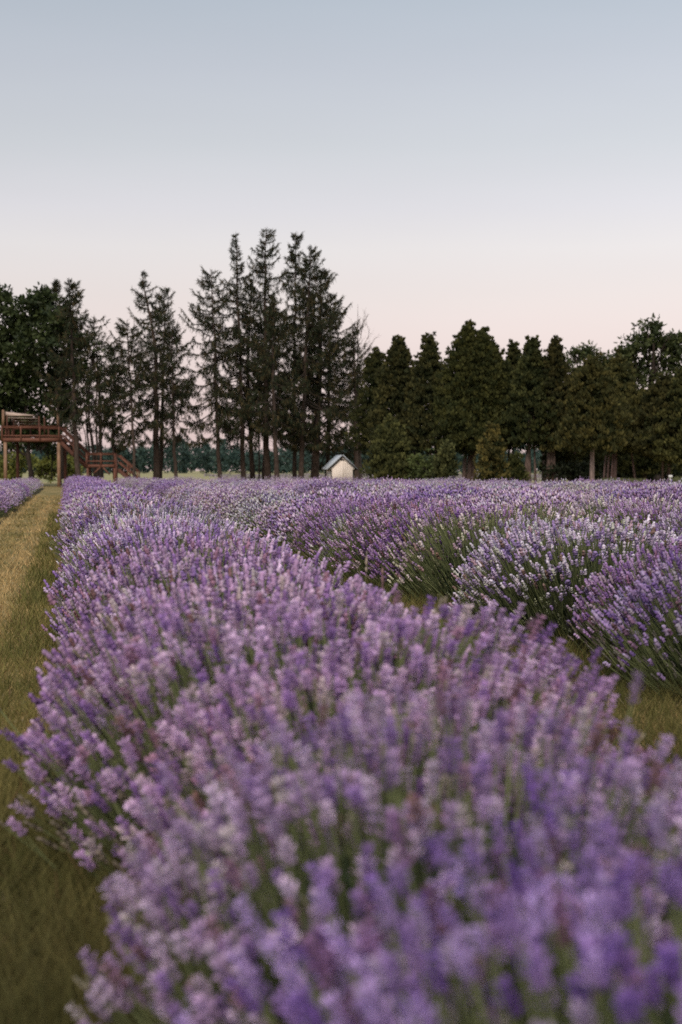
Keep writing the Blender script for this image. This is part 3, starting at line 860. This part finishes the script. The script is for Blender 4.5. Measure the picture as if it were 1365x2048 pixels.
# --- left hand group
spruce('spruce with thick straight trunk and leader leaning left, left group', 108, 314, 286, 549, 54, 850, 33, 0.27, (312, 690), 0.8, prof=0.95)
spruce('spruce with forked broad top beside the leaning leader', 111, 320, 331, 577, 42, 800, 34, 0.18, (330, 680), 0.9, prof=0.75, lift=0.1, lowdead=4)
spruce('slender spruce with spaced limbs right of the thick straight trunk', 107, 352, 346, 668, 50, 880, 35, 0.15, None, 0.7, prof=0.55)
spruce('leaning thin trunked spruce over the foot of the wooden stairs', 104, 271, 256, 642, 44, 880, 36, 0.12, (266, 850), 0.95, prof=0.5)
spruce('dark spruce in front of the wooden stairs beside the platform', 103, 157, 141, 566, 42, 840, 37, 0.21, (150, 800), 1.1, prof=0.6)
spruce('smaller spruce top rising behind the round leafy tree', 114, 120, 113, 563, 36, 800, 38, 0.15, None, 1.0, prof=0.6)
spruce('slim spruce standing behind the bare forked stems', 112, 196, 190, 634, 38, 850, 39, 0.10, None, 0.8, prof=0.55)
spruce('short drooping spruce with thin stem beside the stair landing', 105, 229, 231, 690, 26, 905, 40, 0.07, None, 0.9, prof=0.4)

GA, GB = (0.022, 0.036, 0.014), (0.070, 0.095, 0.032)
broad_tree('maple_tree', 'big round leafy tree rising behind the raised platform at far left', 'maple tree', 111, 62,
           [(10, 640, 46), (55, 622, 44), (95, 625, 42), (130, 650, 36), (20, 710, 56), (80, 700, 56), (140, 730, 38), (0, 770, 52), (60, 780, 60), (125, 800, 42), (95, 840, 34), (-30, 700, 60), (-40, 800, 50), (20, 830, 34), (8, 590, 18), (85, 592, 18), (150, 690, 24), (60, 855, 26), (20, 865, 20), (100, 868, 20), (40, 878, 14), (82, 880, 14)],
           51, [([(64, 960), (58, 900), (52, 840), (55, 700)], 0.20), ([(60, 930), (40, 880), (20, 830)], 0.09), ([(128, 958), (123, 890), (118, 800), (110, 700)], 0.16)], GA, GB, 0.22, 32, 1.8)
broad_tree('ash_tree', 'leafy tree with three dark forked stems behind the stair landing', 'tree', 112, 185,
           [(190, 700, 26), (205, 740, 28), (180, 760, 24), (225, 790, 24), (205, 820, 20), (245, 850, 20), (170, 800, 16), (262, 880, 16), (150, 860, 14)],
           52, [([(192, 955), (186, 890), (180, 840), (178, 740)], 0.15), ([(183, 955), (178, 900), (176, 840), (166, 780)], 0.10), ([(203, 955), (201, 860), (200, 780), (196, 700)], 0.17), ([(176, 920), (172, 870), (160, 835), (150, 800)], 0.05), ([(203, 880), (212, 850), (222, 820)], 0.05)], GA, GB, 0.16, 18, 1.0)

# --- the cedar windbreak on the right
GR = 'cedars in the windbreak at right'
cedar('cedar_tree', 'narrow dark cedar half hidden behind the ragged spruce', 'cedar tree', 98, 752, 716, 34, 905, 60, ((0, 0.12),), dens=0.9, group=GR)
cedar('cedar_tree', 'cedar with blunt top above the bushy conifer beside the shed', 'cedar tree', 92, 797, 692, 41, 905, 61, ((12, 0.13), (-6, 0.1)), dens=1.1, group=GR)
cedar('cedar_tree', 'slim pointed cedar left of the broadest cedar', 'cedar tree', 90, 858, 688, 37, 905, 62, ((4, 0.13), (20, 0.08)), dens=1.1, group=GR, shape=0.75)
cedar('cedar_tree', 'broadest cedar, twin topped, tallest of the right hand windbreak', 'cedar tree', 86, 944, 668, 72, 905, 63, ((-17, 0.15), (-6, 0.2), (3, 0.14), (25, 0.17)), peaks=[(-8, 0), (22, 12), (38, 55)], dens=1.25, group=GR)
cedar('cedar_tree', 'dark narrow cedar in the gap right of the broadest cedar', 'cedar tree', 90, 1027, 701, 27, 890, 64, ((-12, 0.1), (-3, 0.08)), dens=1.2, group=GR, shape=0.8)
cedar('cedar_tree', 'pointed cedar standing over four thin dark trunks', 'cedar tree', 84, 1063, 695, 40, 895, 65, ((-15, 0.1), (-9, 0.14), (-3, 0.1), (9, 0.08)), dens=1.15, group=GR, shape=0.72)
cedar('cedar_tree', 'pointed cedar left of the pale leafy top', 'cedar tree', 84, 1110, 698, 32, 905, 66, ((-14, 0.17), (-6, 0.15), (0, 0.08)), dens=1.15, group=GR, shape=0.75)
cedar('cedar_tree', 'dark low spreading cedar filling under the pale leafy top', 'cedar tree', 87, 1150, 760, 44, 955, 67, ((0, 0.2),), dens=1.2, group=GR)
cedar('cedar_tree', 'cedar with one pale straight trunk in front of the others', 'cedar tree', 76, 1186, 733, 48, 905, 68, ((-2, 0.16),), dens=1.2, group=GR, trunk_tone=(0.22, 0.17, 0.15))
cedar('cedar_tree', 'brownish green cedar below the tall leafy tree on several thin stems', 'cedar tree', 82, 1236, 728, 56, 905, 69, ((-31, 0.07), (-22, 0.08), (-15, 0.08), (-8, 0.13), (38, 0.07)), peaks=[(0, 0), (26, 70)], dens=1.2, group=GR, trunk_tone=(0.16, 0.11, 0.10))
cedar('cedar_tree', 'very dark cedar near the right edge behind the white marker', 'cedar tree', 80, 1330, 770, 50, 915, 70, ((-5, 0.09), (8, 0.12)), dens=1.25, group=GR)
cedar('cedar_tree', 'dark cedar cut by the right edge of the view', 'cedar tree', 79, 1385, 740, 60, 930, 71, ((0, 0.16),), dens=1.2, group=GR)
cedar('cedar_tree', 'shadowed cedar behind and between the two right hand cedars', 'cedar tree', 90, 1290, 800, 50, 950, 72, ((0, 0.16),), dens=1.2, group=GR)

for lab_, pc_, bl_, sd_ in (
        ('leafy crown filling the notch between the first two cedars right of the shed', 828, [(822, 752, 20), (838, 765, 22), (826, 790, 26), (835, 735, 10)], 57),
        ('leafy crown behind the slim cedar left of the broadest one', 890, [(884, 745, 20), (880, 775, 24), (893, 730, 9)], 58),
        ('leafy crown between the broadest cedar and the dark narrow one', 1003, [(1000, 745, 18), (1008, 770, 26), (998, 728, 8), (1045, 760, 22)], 59),
        ('leafy crown behind the two pointed cedars over the thin trunks', 1088, [(1086, 740, 18), (1090, 768, 26), (1092, 724, 8), (1130, 745, 18)], 60)):
    broad_tree('leafy_tree', lab_, 'tree', 95, pc_, bl_, sd_, [([(pc_, 965), (pc_, 860), (pc_, 770)], 0.12)], (0.020, 0.030, 0.012), (0.055, 0.070, 0.024), 0.13, 24, 2.2, 'leafy trees behind the cedars')
HA, HB = (0.030, 0.045, 0.016), (0.095, 0.115, 0.040)
broad_tree('poplar_tree', 'pale green leafy tree top showing between the cedars', 'tree', 92, 1160,
           [(1140, 730, 24), (1172, 724, 26), (1198, 738, 22), (1160, 765, 30), (1148, 706, 13), (1186, 706, 12), (1165, 702, 12), (1208, 722, 10)], 53,
           [([(1162, 965), (1160, 850), (1160, 740)], 0.14)], HA, tuple(np.array(HB) * 1.3), 0.13, 26, 2.0)
broad_tree('maple_tree', 'tall loose leafy tree rising above the cedars near the right edge', 'maple tree', 96, 1300,
           [(1292, 672, 36), (1330, 676, 30), (1232, 735, 26), (1255, 700, 24), (1355, 700, 28), (1318, 705, 30), (1270, 715, 30), (1240, 722, 24), (1350, 715, 30), (1300, 750, 36), (1345, 760, 36), (1265, 760, 28), (1290, 790, 26), (1385, 750, 36), (1310, 655, 13), (1222, 730, 14), (1340, 690, 16), (1285, 690, 18)], 54,
           [([(1315, 970), (1312, 850), (1305, 760), (1300, 690)], 0.22), ([(1310, 820), (1280, 770), (1262, 730)], 0.08), ([(1310, 800), (1335, 760), (1345, 720)], 0.08)], HA, HB, 0.18, 24, 1.6)

# --- low conifers and shrubs standing in front of the windbreak
cedar('young_conifer', 'rounded bushy conifer just right of the cream shed', 'conifer', 84, 781, 853, 35, 968, 73, ((0, 0.08),), dens=2.0, group='low conifers in front of the windbreak', shape=0.5, tsize=0.12, col_b=(0.13, 0.135, 0.045))
cedar('young_conifer', 'small pale green conifer at right of the low leafy shrub', 'conifer', 82, 893, 896, 15, 968, 74, ((0, 0.06),), dens=2.4, group='low conifers in front of the windbreak', tsize=0.11, col_b=(0.15, 0.16, 0.06))
cedar('young_conifer', 'olive conical conifer under the broadest cedar', 'conifer', 78, 984, 868, 21, 968, 75, ((0, 0.07),), dens=2.2, group='low conifers in front of the windbreak', tsize=0.11, col_b=(0.18, 0.15, 0.045))
cedar('young_conifer', 'little bushy conifer between the thin trunks right of the olive one', 'conifer', 82, 1030, 930, 13, 972, 76, ((0, 0.05),), dens=2.4, group='low conifers in front of the windbreak', tsize=0.13, col_b=(0.09, 0.10, 0.03))
broad_tree('leafy_shrub', 'low spreading leafy shrub between the two low conifers', 'shrub', 83, 853, [(838, 928, 16), (858, 922, 17), (872, 938, 14), (832, 948, 14), (855, 948, 18)], 55,
           [([(853, 975), (853, 940)], 0.05)], (0.04, 0.055, 0.02), (0.15, 0.19, 0.06), 0.13, 30, 2.6)
broad_tree('leafy_shrub', 'dark shrub at the foot of the spreading cedar', 'shrub', 84, 1140, [(1110, 945, 18), (1140, 940, 22), (1165, 945, 18)], 56, [([(1140, 975), (1140, 950)], 0.05)], (0.012, 0.018, 0.010), (0.03, 0.04, 0.018), 0.14, 30, 2.6)

# bright shrubs seen beneath the platform
for i, (lab, px, blobs) in enumerate([
        ('yellow green shrub seen under the left half of the platform', 35, [(25, 925, 20), (45, 915, 20), (30, 945, 18), (8, 935, 16)]),
        ('yellow green shrub seen under the right half of the platform', 88, [(80, 930, 18), (100, 920, 18), (92, 946, 18), (112, 940, 14)]),
        ('yellow green shrub at far left edge behind the platform post', -8, [(-10, 920, 20), (0, 940, 18)]),
        ('low green shrub behind the stairs right of the platform', 140, [(138, 918, 15), (150, 935, 15), (132, 940, 13)])]):
    broad_tree('garden_shrub', lab, 'shrub', 128 + 3 * i, px, blobs, 80 + i, [([(px, 958), (px, 930)], 0.05)], (0.07, 0.09, 0.02), (0.24, 0.25, 0.06), 0.20, 26, 1.6, 'shrubs behind the platform')
broad_tree('garden_shrub', 'dark leafy undergrowth hanging behind the platform posts', 'shrub', 122, 105, [(95, 895, 14), (112, 900, 14), (70, 888, 12), (15, 892, 12), (140, 895, 12)], 90, [([(105, 958), (105, 900)], 0.06)], (0.02, 0.03, 0.012), (0.05, 0.065, 0.02), 0.18, 24, 1.6, 'shrubs behind the platform')

# bare twiggy tree by the ragged spruce
def bare_tree():
    Y = 112; r = np.random.default_rng(91)
    x0 = X(722, Y)
    root = thing('bare_tree', 'leafless pale twigs rising beside the top of the ragged spruce', 'bare tree', (x0, Y, 0))
    link('trunk', mk_mesh('trunk', [wood_parts(resample([(0, 0, 0), (X(716, Y) - x0, 0, Z(780, Y)), (X(716, Y) - x0, 0, Z(610, Y))], 9), 0.12, 0.008, 6, (0.12, 0.10, 0.09))], M_bark), root)
    wood = []
    def br(p, d, ln, rad, dep):
        pts = [p]
        for _ in range(4):
            d = norm(d + r.normal(size=3) * 0.10 + np.array([0, 0, 0.06])); pts.append(pts[-1] + d * ln / 4)
        wood.append(tube(np.array(pts), np.linspace(rad, rad * 0.45, 5), 3, (0.14, 0.11, 0.10)))
        if dep:
            for _ in range(4):
                i = int(r.integers(1, 5)); br(pts[i], norm(d + r.normal(size=3) * 0.45), ln * 0.6, rad * 0.55, dep - 1)
    for j in range(7):
        z = Z(800 - 22 * j, Y)
        br(np.array([X(716, Y) - x0, 0, z]), norm(np.array([0.75 - 0.05 * j, 0.3 * r.normal(), 0.9])), 2.6 - 0.22 * j, 0.035, 2)
    for j in range(4):
        z = Z(740 - 25 * j, Y)
        br(np.array([X(716, Y) - x0, 0, z]), norm(np.array([-0.5, 0.3 * r.normal(), 0.9])), 1.2, 0.02, 1)
    link('branches', mk_mesh('branches', wood, M_bark), root, kind='stuff')
bare_tree()

# ------------------------------------------------------------------ far wood, far lavender, green strip
def far_wood():
    r = np.random.default_rng(61)
    parts = []
    cs, rd = [], []
    x = -150.0
    while x < 190:
        for dpt in (0, 1):
            Y = 560 + 60 * dpt + r.random() * 40
            H = 9.2 + 1.6 * math.sin(x * 0.07) + 0.8 * math.sin(x * 0.23) + 2.6 * r.random() + 1.8 * dpt; W = 2.0 + 2.4 * r.random()
            cx = x + r.normal() * 1.0
            m = 22
            if r.random() < 0.35:
                u = r.random(m); th = r.random(m) * 6.28; rr = W * 0.7 * (1 - u)
                c = np.stack([cx + rr * np.cos(th), Y + rr * np.sin(th), 0.5 + u * (H + 0.6)], 1)
            else:
                d = norm(r.normal(size=(m, 3))) * (0.5 + 0.5 * r.random((m, 1)))
                c = np.stack([cx + d[:, 0] * W, Y + d[:, 1] * W, H * 0.5 + d[:, 2] * H * 0.48], 1)
            cs.append(c); rd.append(np.full(m, 1.1))
        x += 1.4 + 1.0 * r.random()
    cs = np.concatenate(cs); rd = np.concatenate(rd)
    cs[:, 2] = np.maximum(cs[:, 2], 0.5)
    parts.append(leaf_cloud(r, cs, 11, rd * 1.15, 0.75, CARD, 0.3, (0.034, 0.062, 0.055), (0.066, 0.105, 0.088), None, False))  # distance haze painted into the leaves as a teal tone
    o = link('far_wood', mk_mesh('far_wood', parts, M_far), kind='stuff')
    o['label'] = 'bluish green wood along the horizon beyond the hay meadow'; o['category'] = 'wood'
far_wood()

def far_rows():
    r = np.random.default_rng(62)
    parts = []
    for Y, x0, x1, h, n in ((165, -12, 60, 0.5, 5200), (185, -14, 66, 0.55, 5200), (150, 8, 60, 0.5, 5200), (215, -18, 75, 0.6, 5000), (250, -24, 85, 0.6, 5000)):
        x = x0 + (x1 - x0) * r.random(n); dy = r.normal(size=n) * 0.45
        z = h * np.sqrt(np.clip(1 - (dy / 1.3) ** 2, 0.05, 1)) * (0.6 + 0.45 * r.random(n)) * (0.8 + 0.3 * np.sin(x * 1.7 + Y))
        P = np.stack([x, Y + dy, z * 0.6], 1)
        D = np.stack([r.normal(size=n) * 0.4, r.normal(size=n) * 0.4, np.ones(n)], 1)
        S = np.stack([np.full(n, 0.28), np.full(n, 0.28), np.full(n, 0.35)], 1)
        k = r.random((n, 1))
        c = (1 - k) * np.array([0.34, 0.28, 0.36]) + k * np.array([0.22, 0.24, 0.15])
        parts.append(inst(SPRAY_V, SPRAY_F, SPRAY_C, P, frames(D, r), S, c))
    o = link('distant_lavender', mk_mesh('distant_lavender', parts, M_far), kind='stuff')
    o['label'] = 'pale lavender rows seen in the distance between the tree trunks'; o['category'] = 'lavender field'
far_rows()

def green_strip():
    r = np.random.default_rng(63); n = 16000
    px = 1160 + 240 * r.random(n); Y = 62 + 5 * r.random(n)
    x = (px - 682.5) * Y / F_PX
    env = 0.62 + 0.16 * np.sin(x * 2.1) + 0.1 * np.sin(x * 5.3)
    P = np.stack([x, Y, np.zeros(n)], 1)
    D = np.stack([r.normal(size=n) * 0.22, r.normal(size=n) * 0.22, np.ones(n)], 1)
    S = np.stack([np.full(n, 0.035), np.full(n, 0.035), env * (0.6 + 0.4 * r.random(n)) + 0.15], 1)
    k = r.random((n, 1))
    c = (1 - k) * np.array([0.085, 0.10, 0.045]) + k * np.array([0.20, 0.20, 0.10])
    o = link('tall_grass', mk_mesh('tall_grass', [inst(CARD_V * np.array([1, 1, 1]), CARD_F, CARD_C, P, frames(D, r), S, c)], M_grass), kind='stuff')
    o['label'] = 'strip of tall grey green grass below the cedars at right'; o['category'] = 'tall grass'
green_strip()

# undergrowth, shade put into its dark leaf colours, behind the right hand trunks
def understory():
    spots_ = [(1215, 905, 26), (1250, 915, 26), (1285, 905, 30), (1320, 905, 30), (1355, 900, 34), (1215, 945, 20), (1250, 948, 20), (1290, 945, 24), (1330, 945, 26), (1365, 940, 30)]
    broad_tree('leafy_shrub', 'deep shaded thicket behind the trunks at the right edge', 'shrub', 99, 1290, spots_, 92, [([(1290, 970), (1290, 930)], 0.06)], (0.010, 0.015, 0.009), (0.022, 0.030, 0.014), 0.22, 30, 2.2)
    broad_tree('leafy_shrub', 'green shrub glimpsed behind the trunks left of the pale trunk', 'shrub', 118, 1130, [(1120, 930, 18), (1100, 925, 14), (1150, 925, 18), (1180, 930, 18), (1170, 905, 14)], 93, [([(1130, 970), (1130, 930)], 0.06)], (0.02, 0.03, 0.014), (0.055, 0.075, 0.03), 0.22, 26, 1.8)
understory()

# ------------------------------------------------------------------ raised platform with stairs
def platform():
    Y = 104.0; k = Y / F_PX
    def x(px): return X(px, Y) - X(64, Y)
    def z(py): return Z(py, Y)
    root = thing('viewing_platform', 'raised reddish wooden platform on tall posts with railings, canopy and stairs', 'platform', (X(64, Y), Y, 0))
    D = 3.2
    def part(name, parts, mat, par=root, label=None):
        return link(name, mk_mesh(name, parts if isinstance(parts, list) else [parts], mat), par, label=label)
    # posts
    part('post', box(x(8), x(14), 0.03, 0.24, -0.1, z(883.5)), M_post, label='front post, lower part')
    part('post', box(x(115), x(121), 0.03, 0.24, -0.1, z(883.5)), M_post)
    part('post', box(x(5), x(9.5), 0.05, 0.2, z(851), z(820)), M_post, label='short upper post beside the canopy')
    part('post', box(x(114.5), x(118.5), 0.05, 0.2, z(851), z(826)), M_post)
    for a in (15, 113): part('post', box(x(a), x(a) + 0.2, D - 0.3, D - 0.1, -0.1, z(884)), M_darkwood)
    # floor frame, joists and boards
    part('fascia', box(x(4), x(121), -0.03, 0.02, z(883), z(876)), M_red)
    part('fascia', box(x(4), x(121), D, D + 0.05, z(883), z(876)), M_darkwood)
    for a in (4, 121): part('fascia', box(x(a) - 0.025, x(a) + 0.025, 0.025, D - 0.005, z(883), z(876)), M_red)
    for i in range(7):
        a = x(12) + (x(112) - x(12)) * i / 6
        part('joist', box(a - 0.02, a + 0.02, 0.25, D - 0.01, z(883) + 0.01, z(883) + 0.2), M_darkwood)
    me = mk_mesh('floor_board', [box(x(4), x(121), 0.0, 0.137, z(883) + 0.203, z(883) + 0.238)], M_red)
    for i in range(22): link('floor_board', me, root, (0, 0.03 + i * 0.143, 0))
    # railing on all sides
    def railing(par, p, q, zf, zt, n, skip_end=False):
        p = np.array(p); q = np.array(q)
        def P(t, zz): a = p + (q - p) * t; return (a[0], a[1], zz)
        h = zt - zf
        part('top_rail', beam(P(0, zt - 0.07), P(1, zt - 0.07), 0.05, 0.13), M_red)
        part('top_rail', beam(P(-0.005, zt + 0.012), P(1.005, zt + 0.012), 0.14, 0.03), M_red, label='flat cap board')
        part('mid_rail', beam(P(0, zf + h * 0.36), P(1, zf + h * 0.36), 0.045, 0.09), M_red)
        for i in range(n + 1):
            t = i / n
            a = P(t, 0); o_ = 0.055 if abs(q[0] - p[0]) > abs(q[1] - p[1]) else 0.0
            part('rail_post', box(a[0] - 0.042, a[0] + 0.042, a[1] - 0.042 - o_, a[1] + 0.042 - o_, zf + 0.003, zt - 0.006), M_red)
    railing(root, (x(5.5), -0.02), (x(119.5), -0.02), z(882), z(852.5), 3)
    railing(root, (x(5.5), 0.1), (x(5.5), D), z(882), z(852.5), 3)
    railing(root, (x(7), D), (x(117), D), z(882), z(852.5), 3)
    # canopy over the left half: a sloped sheet on thin posts with roof slats
    cx0, cx1 = x(10.5), x(67)
    part('canopy_valance', (np.array([(cx0, 0.30, z(831.3)), (cx1, 0.30, z(831.3)), (cx1, 0.30, z(829.8)), (cx0, 0.30, z(823.3)), (cx0, 0.34, z(831.3)), (cx1, 0.34, z(831.3)), (cx1, 0.34, z(829.8)), (cx0, 0.34, z(823.3))]), BOXF2, np.ones((8, 3))), M_canopy)
    V = np.array([(cx0, 0.35, z(831)), (cx1, 0.35, z(831)), (cx1, 0.35, z(831) - 0.03), (cx0, 0.35, z(831) - 0.03),
                  (cx0, 2.6, z(823.5)), (cx1 - 0.1, 2.6, z(829.8)), (cx1 - 0.1, 2.6, z(830.5)), (cx0, 2.6, z(824.5))], float)
    F = np.array([(0, 1, 5, 4), (3, 7, 6, 2), (0, 3, 2, 1), (4, 5, 6, 7), (0, 4, 7, 3), (1, 2, 6, 5)])
    part('canopy', (V, F, np.ones((8, 3))), M_canopy)
    for i, (a, b, yy) in enumerate(((835, 15, 0.5), (840.5, 18, 1.0), (846, 20, 1.5))):
        part('canopy_slat', beam((x(b), yy, z(a)), (x(74), yy, z(a + 1.5)), 0.3, 0.035), M_canopy)
        part('canopy_beam', beam((x(b), yy + 0.1, z(a) - 0.07), (x(76), yy + 0.1, z(a + 1.5) - 0.07), 0.06, 0.07), M_darkwood)
    for a, yy in ((13, 0.4), (76, 0.6), (14, 2.5), (76, 2.5)):
        part('canopy_post', box(x(a) - 0.05, x(a) + 0.05, yy - 0.05, yy + 0.05, z(876), z(832)), M_darkwood)
    # flights of stairs and landing
    def flight(xa, za, xb, zb, n, y0, y1, label=None, mat=M_red):
        for yy in (y0, y1):
            part('stringer', beam((xa, yy, za - 0.12), (xb, yy, zb - 0.12), 0.05, 0.26), M_darkwood if yy == y0 else M_darkwood)
            part('handrail', beam((xa, yy, za + 0.93), (xb, yy, zb + 0.93), 0.06, 0.13), mat)
            part('mid_rail', beam((xa, yy, za + 0.45), (xb, yy, zb + 0.45), 0.045, 0.09), mat)
            for t in (0.5, 0.98):
                a = xa + (xb - xa) * t; zz = za + (zb - za) * t
                part('rail_post', box(a - 0.045, a + 0.045, yy - 0.085, yy - 0.035, zz - 0.2, zz + 0.95), mat)
        for i in range(n):
            t = (i + 0.5) / n; a = xa + (xb - xa) * t; zz = za + (zb - za) * t
            part('stair_tread', box(a - 0.15, a + 0.15, y0 + 0.03, y1 - 0.03, zz - 0.05, zz - 0.01), mat)
    flight(x(121.8), z(881), x(174), z(931.5), 9, 0.1, 1.1, mat=M_darkwood)
    # landing
    lx0, lx1 = x(174), x(232)
    part('fascia', box(lx0, lx1, -0.03, 0.02, z(934.5), z(929.5)), M_red)
    part('fascia', box(lx0, lx1, 1.15, 1.2, z(934.5), z(929.5)), M_darkwood)
    me = mk_mesh('floor_board', [box(lx0, lx0 + 0.137, -0.02, 1.16, z(929.5) + 0.003, z(929.5) + 0.035)], M_red)
    for i in range(int((lx1 - lx0) / 0.143)): link('floor_board', me, root, (i * 0.143, 0, 0))
    railing(root, (x(175), -0.02), (x(231), -0.02), z(931), z(906.5), 2)
    for a in (175.5, 229.5):
        for yy in (0.03, 1.0):
            part('post', box(x(a) - 0.07, x(a) + 0.07, yy, yy + 0.12, -0.1, z(934.6)), M_red)
    part('post', box(x(233.5) - 0.06, x(233.5) + 0.06, -0.09, 0.03, -0.1, z(907)), M_darkwood)
    part('brace', beam((x(189), 0, z(946)), (x(201), 0, z(935)), 0.06, 0.10), M_red)
    part('brace', beam((x(220), 0, z(949)), (x(207), 0, z(935)), 0.06, 0.10), M_red)
    flight(x(236), z(936), x(276), 0.16, 8, 0.1, 1.1)
platform()

# ------------------------------------------------------------------ cream shed
def shed():
    Y = 100.0; k = Y / F_PX
    root = thing('garden_shed', 'small cream shed with pale gable roof standing among the spruces', 'shed', (X(685, Y), Y, 0), R(11))
    zt = Z(910.5, Y); ze = Z(937.5, Y); hw = 0.78; ho = 1.02; D = 1.9
    def part(name, parts, mat, par=root, label=None):
        return link(name, mk_mesh(name, parts if isinstance(parts, list) else [parts], mat), par, label=label)
    slope = (zt - ze) / ho
    def roofz(xx): return zt - abs(xx) * slope
    # front wall: boards cut to the gable, each a board of its own
    nb = 12; bw = 2 * hw / nb
    def board(x0, x1, y0, y1, zb):
        V = []
        for yy in (y0, y1):
            V += [(x0, yy, zb), (x1, yy, zb), (x1, yy, roofz(x1) - 0.05), (x0, yy, roofz(x0) - 0.05)]
        F = np.array([(0, 1, 2, 3), (7, 6, 5, 4), (0, 4, 5, 1), (1, 5, 6, 2), (2, 6, 7, 3), (3, 7, 4, 0)])
        return np.array(V, float), F, np.ones((8, 3))
    for i in range(nb):
        x0 = -hw + i * bw
        part('wall_board', board(x0 + 0.004, x0 + bw - 0.004, 0.0 + 0.003 * (i % 2), 0.05, 0.0), M_siding)
    # gable panel, a little proud, as wide as the eaves
    for sgn in (-1, 1):
        xa, xb = sgn * hw, sgn * (ho - 0.08)
        V = np.array([(xa, -0.02, ze - 0.03), (xb, -0.02, ze - 0.03), (xb, -0.02, roofz(xb) - 0.04), (xa, -0.02, roofz(xa) - 0.04),
                      (xa, 0.03, ze - 0.03), (xb, 0.03, ze - 0.03), (xb, 0.03, roofz(xb) - 0.04), (xa, 0.03, roofz(xa) - 0.04)], float)
        part('gable_end', (V, BOXF if sgn > 0 else BOXF[:, ::-1], np.ones((8, 3))), M_siding)
    part('wall', box(-hw + 0.0, -hw + 0.05, 0.052, D, 0, ze - 0.02), M_siding)
    part('wall', box(hw - 0.05, hw, 0.052, D, 0, ze - 0.02), M_siding)
    part('wall', board(-hw + 0.052, 0.0, D - 0.05, D, 0), M_siding); part('wall', board(0.0, hw - 0.052, D - 0.05, D, 0), M_siding)
    for sgn in (-1, 1):
        part('corner_trim', box(sgn * hw - 0.035, sgn * hw + 0.035, -0.03, 0.045, 0, ze - 0.04), M_trim)
    part('vent', box(-0.16, 0.16, -0.02, 0.0, Z(921, Y), Z(919.4, Y)), M_trim)
    part('vent', (np.array([(-0.12, -0.02, Z(919.3, Y)), (0.12, -0.02, Z(919.3, Y)), (0, -0.02, Z(917.2, Y)), (-0.12, 0, Z(919.3, Y)), (0.12, 0, Z(919.3, Y)), (0, 0, Z(917.2, Y))], float),
                  np.array([(0, 1, 2), (5, 4, 3)]), np.ones((6, 3))), M_trim, label='small peaked louvre above the vent')
    # roof: two slabs of metal with seams, dark barge boards
    for sgn in (-1, 1):
        nx, nz = sgn * slope, 1.0
        y0, y1 = -0.12, D + 0.12
        def P(xx, yy, up): 
            ln = math.hypot(slope, 1); return (xx + sgn * slope / ln * up, yy, zt - abs(xx) * slope + up / ln)
        V = np.array([P(0, y0, 0), P(sgn * ho * 1.06, y0, 0), P(sgn * ho * 1.06, y1, 0), P(0, y1, 0), P(0, y0, 0.04), P(sgn * ho * 1.06, y0, 0.04), P(sgn * ho * 1.06, y1, 0.04), P(0, y1, 0.04)], float)
        rf = part('roof', (V, BOXF if sgn > 0 else BOXF[:, ::-1], np.ones((8, 3))), M_metal)
        for j in range(6):
            yy = y0 + 0.03 + (y1 - y0 - 0.06) * j / 5
            link('roof_seam', mk_mesh('roof_seam', [beam(P(sgn * 0.02, yy, 0.05), P(sgn * ho * 1.05, yy, 0.05), 0.02, 0.02)], M_metal), rf)
        link('barge_board', mk_mesh('barge_board', [beam(P(0, y0 - 0.013, -0.035), P(sgn * ho * 1.06, y0 - 0.013, -0.035), 0.025, 0.07)], M_trim), rf)
        link('eave_board', mk_mesh('eave_board', [box(sgn * ho * 1.0 - 0.02, sgn * ho * 1.0 + 0.02, y0, y1, ze - 0.10, ze - 0.035)], M_trim), rf)
shed()

# ------------------------------------------------------------------ small white markers
def marker(px, py0, py1, Y, label):
    root = thing('marker_post', label, 'marker post', (X(px, Y), Y, 0))
    link('stake', mk_mesh('stake', [box(-0.025, 0.025, -0.02, 0.02, 0, Z(py0 + 3, Y))], M_white), root)
    link('tag', mk_mesh('tag', [box(-0.09, 0.09, -0.035, -0.022, Z(py1, Y), Z(py0, Y))], M_white), root)
marker(1341, 950, 956, 66, 'small white marker in the tall grass near the right edge')
marker(131, 926, 934, 118, 'small white board behind the foot of the platform')


# tiny white flower in the near grass
def clover():
    p = np.array([X(172, 3.9), 3.9])
    root = thing('clover_flower', 'tiny white clover flower in the grass at lower left', 'wildflower', (p[0], p[1], 0))
    link('stem', mk_mesh('stem', [tube([(0, 0, 0), (0.004, 0, 0.07), (0.0, 0, 0.14)], [0.0015, 0.0013, 0.001], 4, (0.10, 0.14, 0.05))], M_leaf), root)
    r = np.random.default_rng(3); n = 40
    D = norm(r.normal(size=(n, 3)) + np.array([0, 0, 0.5]))
    link('flower_head', mk_mesh('flower_head', [inst(LEAF_V, LEAF_F, LEAF_C, np.tile([[0, 0, 0.14]], (n, 1)), frames(D, r), np.tile([[0.004, 0.004, 0.011]], (n, 1)), np.tile([[0.8, 0.78, 0.7]], (n, 1)))], M_bloom), root)
clover()
